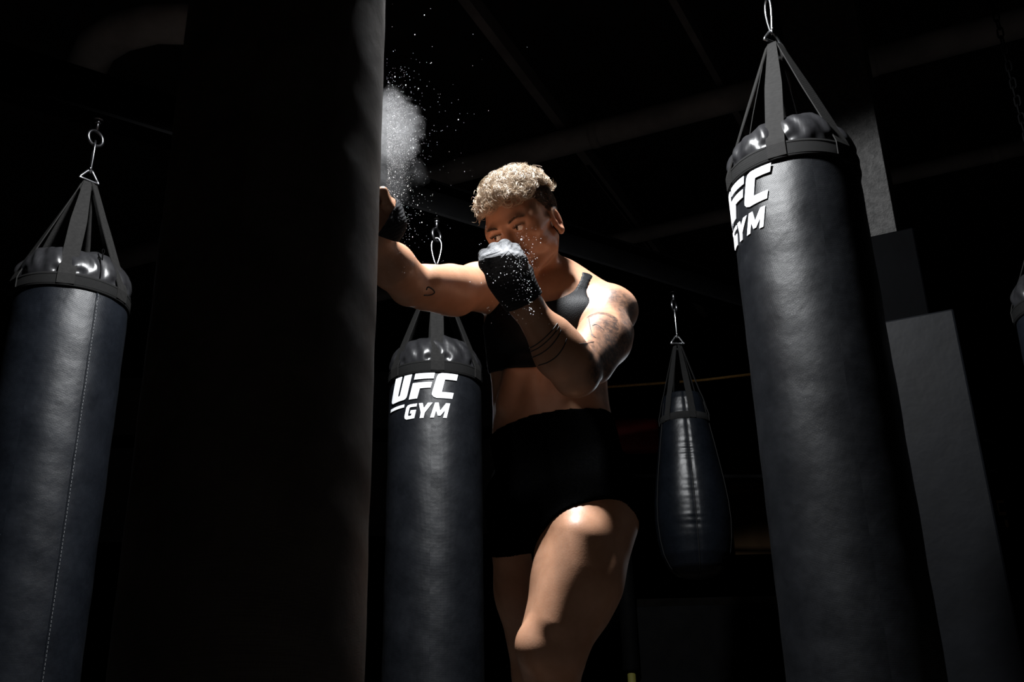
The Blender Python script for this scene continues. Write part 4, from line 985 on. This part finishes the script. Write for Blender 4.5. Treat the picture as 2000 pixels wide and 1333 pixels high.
# ------------------------------------------------------------------ chalk in the air
def specks():
    z4 = [(985,392,5),(920,425,4),(848,462,4),(905,517,6),(983,510,5),(902,567,20),(928,540,4),(945,541,4),(1024,572,7),(1146,572,6),(1220,553,8),(1214,620,10),(1087,644,9),(1076,698,8),(937,622,5),(978,652,4),(973,732,7),(955,773,7),(1000,782,8),(1022,798,8),(1065,767,7),(1110,803,7),(942,826,8),(965,817,7),(1045,861,5),(1158,866,9),(1130,884,7),(968,893,8),(1011,933,11),(1070,933,8),(1090,926,7),(1084,973,9),(900,800,7),(877,905,8),(938,976,8),(886,1003,10),(898,1057,11),(624,1008,9),(782,1080,11),(823,1106,9),(349,1127,11),(565,1116,11),(666,1133,10),(631,1146,9),(536,1181,10),(478,1240,10),(444,1275,10),(249,1275,10),(66,1258,8),(733,888,8),(690,860,7),(672,878,7),(653,932,8),(756,930,7),(874,938,8),(812,918,6),(845,1224,8),(1035,1240,8),(1018,1250,8),(997,1278,8),(957,1217,6),(1033,1310,7),(219,648,7),(246,636,6),(1058,1100,3),(1075,1180,4),(845,845,6),(815,870,5),(835,965,9),(800,950,12),(846,1010,11),(862,985,7),(780,1232,6)]
    z5 = [(1007,885,8),(975,912,7),(998,940,9),(993,1020,9),(937,1047,6),(965,1062,5),(985,1105,10),(1010,1100,8),(967,1135,5),(975,1190,9),(997,1200,12),(1010,1215,8),(975,1225,10),(1040,1245,12),(992,1280,9),(1030,1293,8),(1137,893,9),(952,885,7),(940,910,7),(955,1080,5),(968,1095,5)]
    pts = [(910 + x / 8.33, 400 + y / 8.33, r / 8.33) for x, y, r in z4] + [(910 + x / 7.84, 450 + y / 7.84, r / 7.84) for x, y, r in z5]
    rg = np.random.default_rng(3)
    for _ in range(150): pts.append((rg.normal(1022, 12), rg.normal(530, 32), rg.uniform(.25, .5)))
    for _ in range(90): pts.append((rg.uniform(940, 1075), rg.uniform(440, 640), rg.uniform(.2, .45)))
    V = []; 
    mb = MB(); bmq = bmesh.new(); bmesh.ops.create_icosphere(bmq, subdivisions=2, radius=1); sv = [np.array(v.co) for v in bmq.verts]; sf = [[v.index for v in f.verts] for f in bmq.faces]; bmq.free()
    c0 = P(1000, 520, 1.92)
    for x, y, r in pts:
        z = rg.uniform(1.88, 1.965); c = P(x, y, z) - c0; rr = r * z / FPX * .85
        mb.add([c + v * rr * (1, 1, rg.uniform(.85, 1.15)) for v in sv], sf)
    o = mb.build('chalk_specks', MT['chalk'], None, True); o.location = c0; tag(o, 'white chalk specks flying off the guarding fist', 'chalk', kind='stuff')
    # sparks of chalk around the punched bag
    mb = MB(); c0 = P(790, 420, 2.03); oct_v = [np.array(v, float) for v in ((1,0,0),(-1,0,0),(0,1,0),(0,-1,0),(0,0,1),(0,0,-1))]; oct_f = [(0,2,4),(2,1,4),(1,3,4),(3,0,4),(2,0,5),(1,2,5),(3,1,5),(0,3,5)]
    for k in range(2700):
        if k < 420: x, y = 757 + abs(rg.normal(0, 26)), rg.normal(430, 40)
        elif k < 760: x, y = 757 + abs(rg.normal(0, 34)), rg.normal(300, 70)
        elif k < 900: x, y = 757 + abs(rg.normal(0, 110)), rg.normal(250, 150)
        else: x, y = 755 + abs(rg.normal(0, 27)), rg.normal(275, 52)
        z = rg.uniform(1.98, 2.12); c = P(x, y, z) - c0; r = (rg.uniform(.22, .5) if k < 900 and rg.random() < .9 else rg.uniform(.6, 1.3) if k < 900 else rg.uniform(.18, .42)) * z / FPX
        d_ = rg.normal(size=3); st_ = rg.uniform(1, 2.2)
        mb.add([c + v * r * (1, 1, st_) for v in oct_v], oct_f)
    o = mb.build('chalk_specks', MT['chalk'], None, False); o.location = c0; tag(o, 'fine chalk sparks drifting beside the punched bag', 'chalk', kind='stuff')
m, nt, b = mat('chalk'); MT['chalk'] = m; b.inputs['Base Color'].default_value = (0.9, 0.9, 0.91, 1); b.inputs['Roughness'].default_value = 0.9
tr = N(nt, 'ShaderNodeBsdfTranslucent'); tr.inputs[0].default_value = (0.9, 0.9, 0.91, 1); mx = N(nt, 'ShaderNodeMixShader'); mx.inputs[0].default_value = 0.5
nt.links.new(b.outputs[0], mx.inputs[1]); nt.links.new(tr.outputs[0], mx.inputs[2]); nt.links.new(mx.outputs[0], nt.nodes['Material Output'].inputs[0])
specks()
def puff():
    """cloud of chalk dust knocked off the bag: one volume, dense billow with a ragged rim"""
    c = P(778, 295, 2.05); px = 2.05 / FPX; root = None
    bmq = bmesh.new(); bmesh.ops.create_icosphere(bmq, subdivisions=4, radius=1)
    for v in bmq.verts: v.co = Vector(CRT * v.co.x * 78 * px + CFW * v.co.y * 55 * px + CUP * v.co.z * 165 * px)
    me = bpy.data.meshes.new('chalk_dust'); bmq.to_mesh(me); bmq.free()
    m = bpy.data.materials.new('chalk_dust'); m.use_nodes = True; nt = m.node_tree; nt.nodes.clear()
    out = N(nt, 'ShaderNodeOutputMaterial'); vol = N(nt, 'ShaderNodeVolumeScatter'); vol.inputs['Color'].default_value = (0.95, 0.95, 0.97, 1); vol.inputs['Anisotropy'].default_value = 0.1
    co = objco(nt)
    def dot(v):
        n = N(nt, 'ShaderNodeVectorMath', operation='DOT_PRODUCT'); nt.links.new(co, n.inputs[0]); n.inputs[1].default_value = tuple(v / px); return n.outputs['Value']
    X = dot(CRT); Y = dot(CFW); Z = dot(CUP)          # in units of about a photo pixel, from the cloud's middle
    wob = noise(nt, 26, 5, 0.65, co, 0.6)
    # two billows: a big one above, a thinner tail falling to the fist
    def blob(cx, cz, rx, rz, ry):
        a = mth(nt, 'POWER', mth(nt, 'MULTIPLY', mth(nt, 'SUBTRACT', X, cx), 1 / rx), 2.0); b = mth(nt, 'POWER', mth(nt, 'MULTIPLY', mth(nt, 'SUBTRACT', Z, cz), 1 / rz), 2.0)
        d = mth(nt, 'POWER', mth(nt, 'MULTIPLY', Y, 1 / ry), 2.0)
        return mth(nt, 'POWER', mth(nt, 'ADD', mth(nt, 'ADD', a, b), d), 0.5)
    edge = mth(nt, 'MULTIPLY', mth(nt, 'SUBTRACT', wob, 0.5), 1.5)
    b1 = maprange(nt, mth(nt, 'ADD', blob(-16, 38, 58, 76, 46), edge), 0.80, 1.08, 1.0, 0.0)
    b2 = maprange(nt, mth(nt, 'ADD', blob(-18, -40, 44, 80, 36), edge), 0.55, 1.12, 0.42, 0.0)
    b3 = maprange(nt, mth(nt, 'ADD', blob(34, -40, 26, 32, 24), edge), 0.45, 1.05, 0.16, 0.0)
    fine = maprange(nt, noise(nt, 120, 5, 0.8, co, 1.6), 0.40, 0.64, 0.10, 2.2)
    mid = maprange(nt, noise(nt, 55, 4, 0.6, co, 0.8), 0.30, 0.70, 0.45, 1.5)
    den = mth(nt, 'MULTIPLY', mth(nt, 'MULTIPLY', mth(nt, 'MAXIMUM', mth(nt, 'MAXIMUM', b1, b2), b3), fine), mth(nt, 'MULTIPLY', mid, DUST))
    nt.links.new(den, vol.inputs['Density']); nt.links.new(vol.outputs[0], out.inputs['Volume'])
    o = link('chalk_dust', me, None, m); o.location = c; tag(o, 'puff of white chalk dust hanging beside the punched bag', 'dust', kind='stuff')
DUST = 2.6
puff()
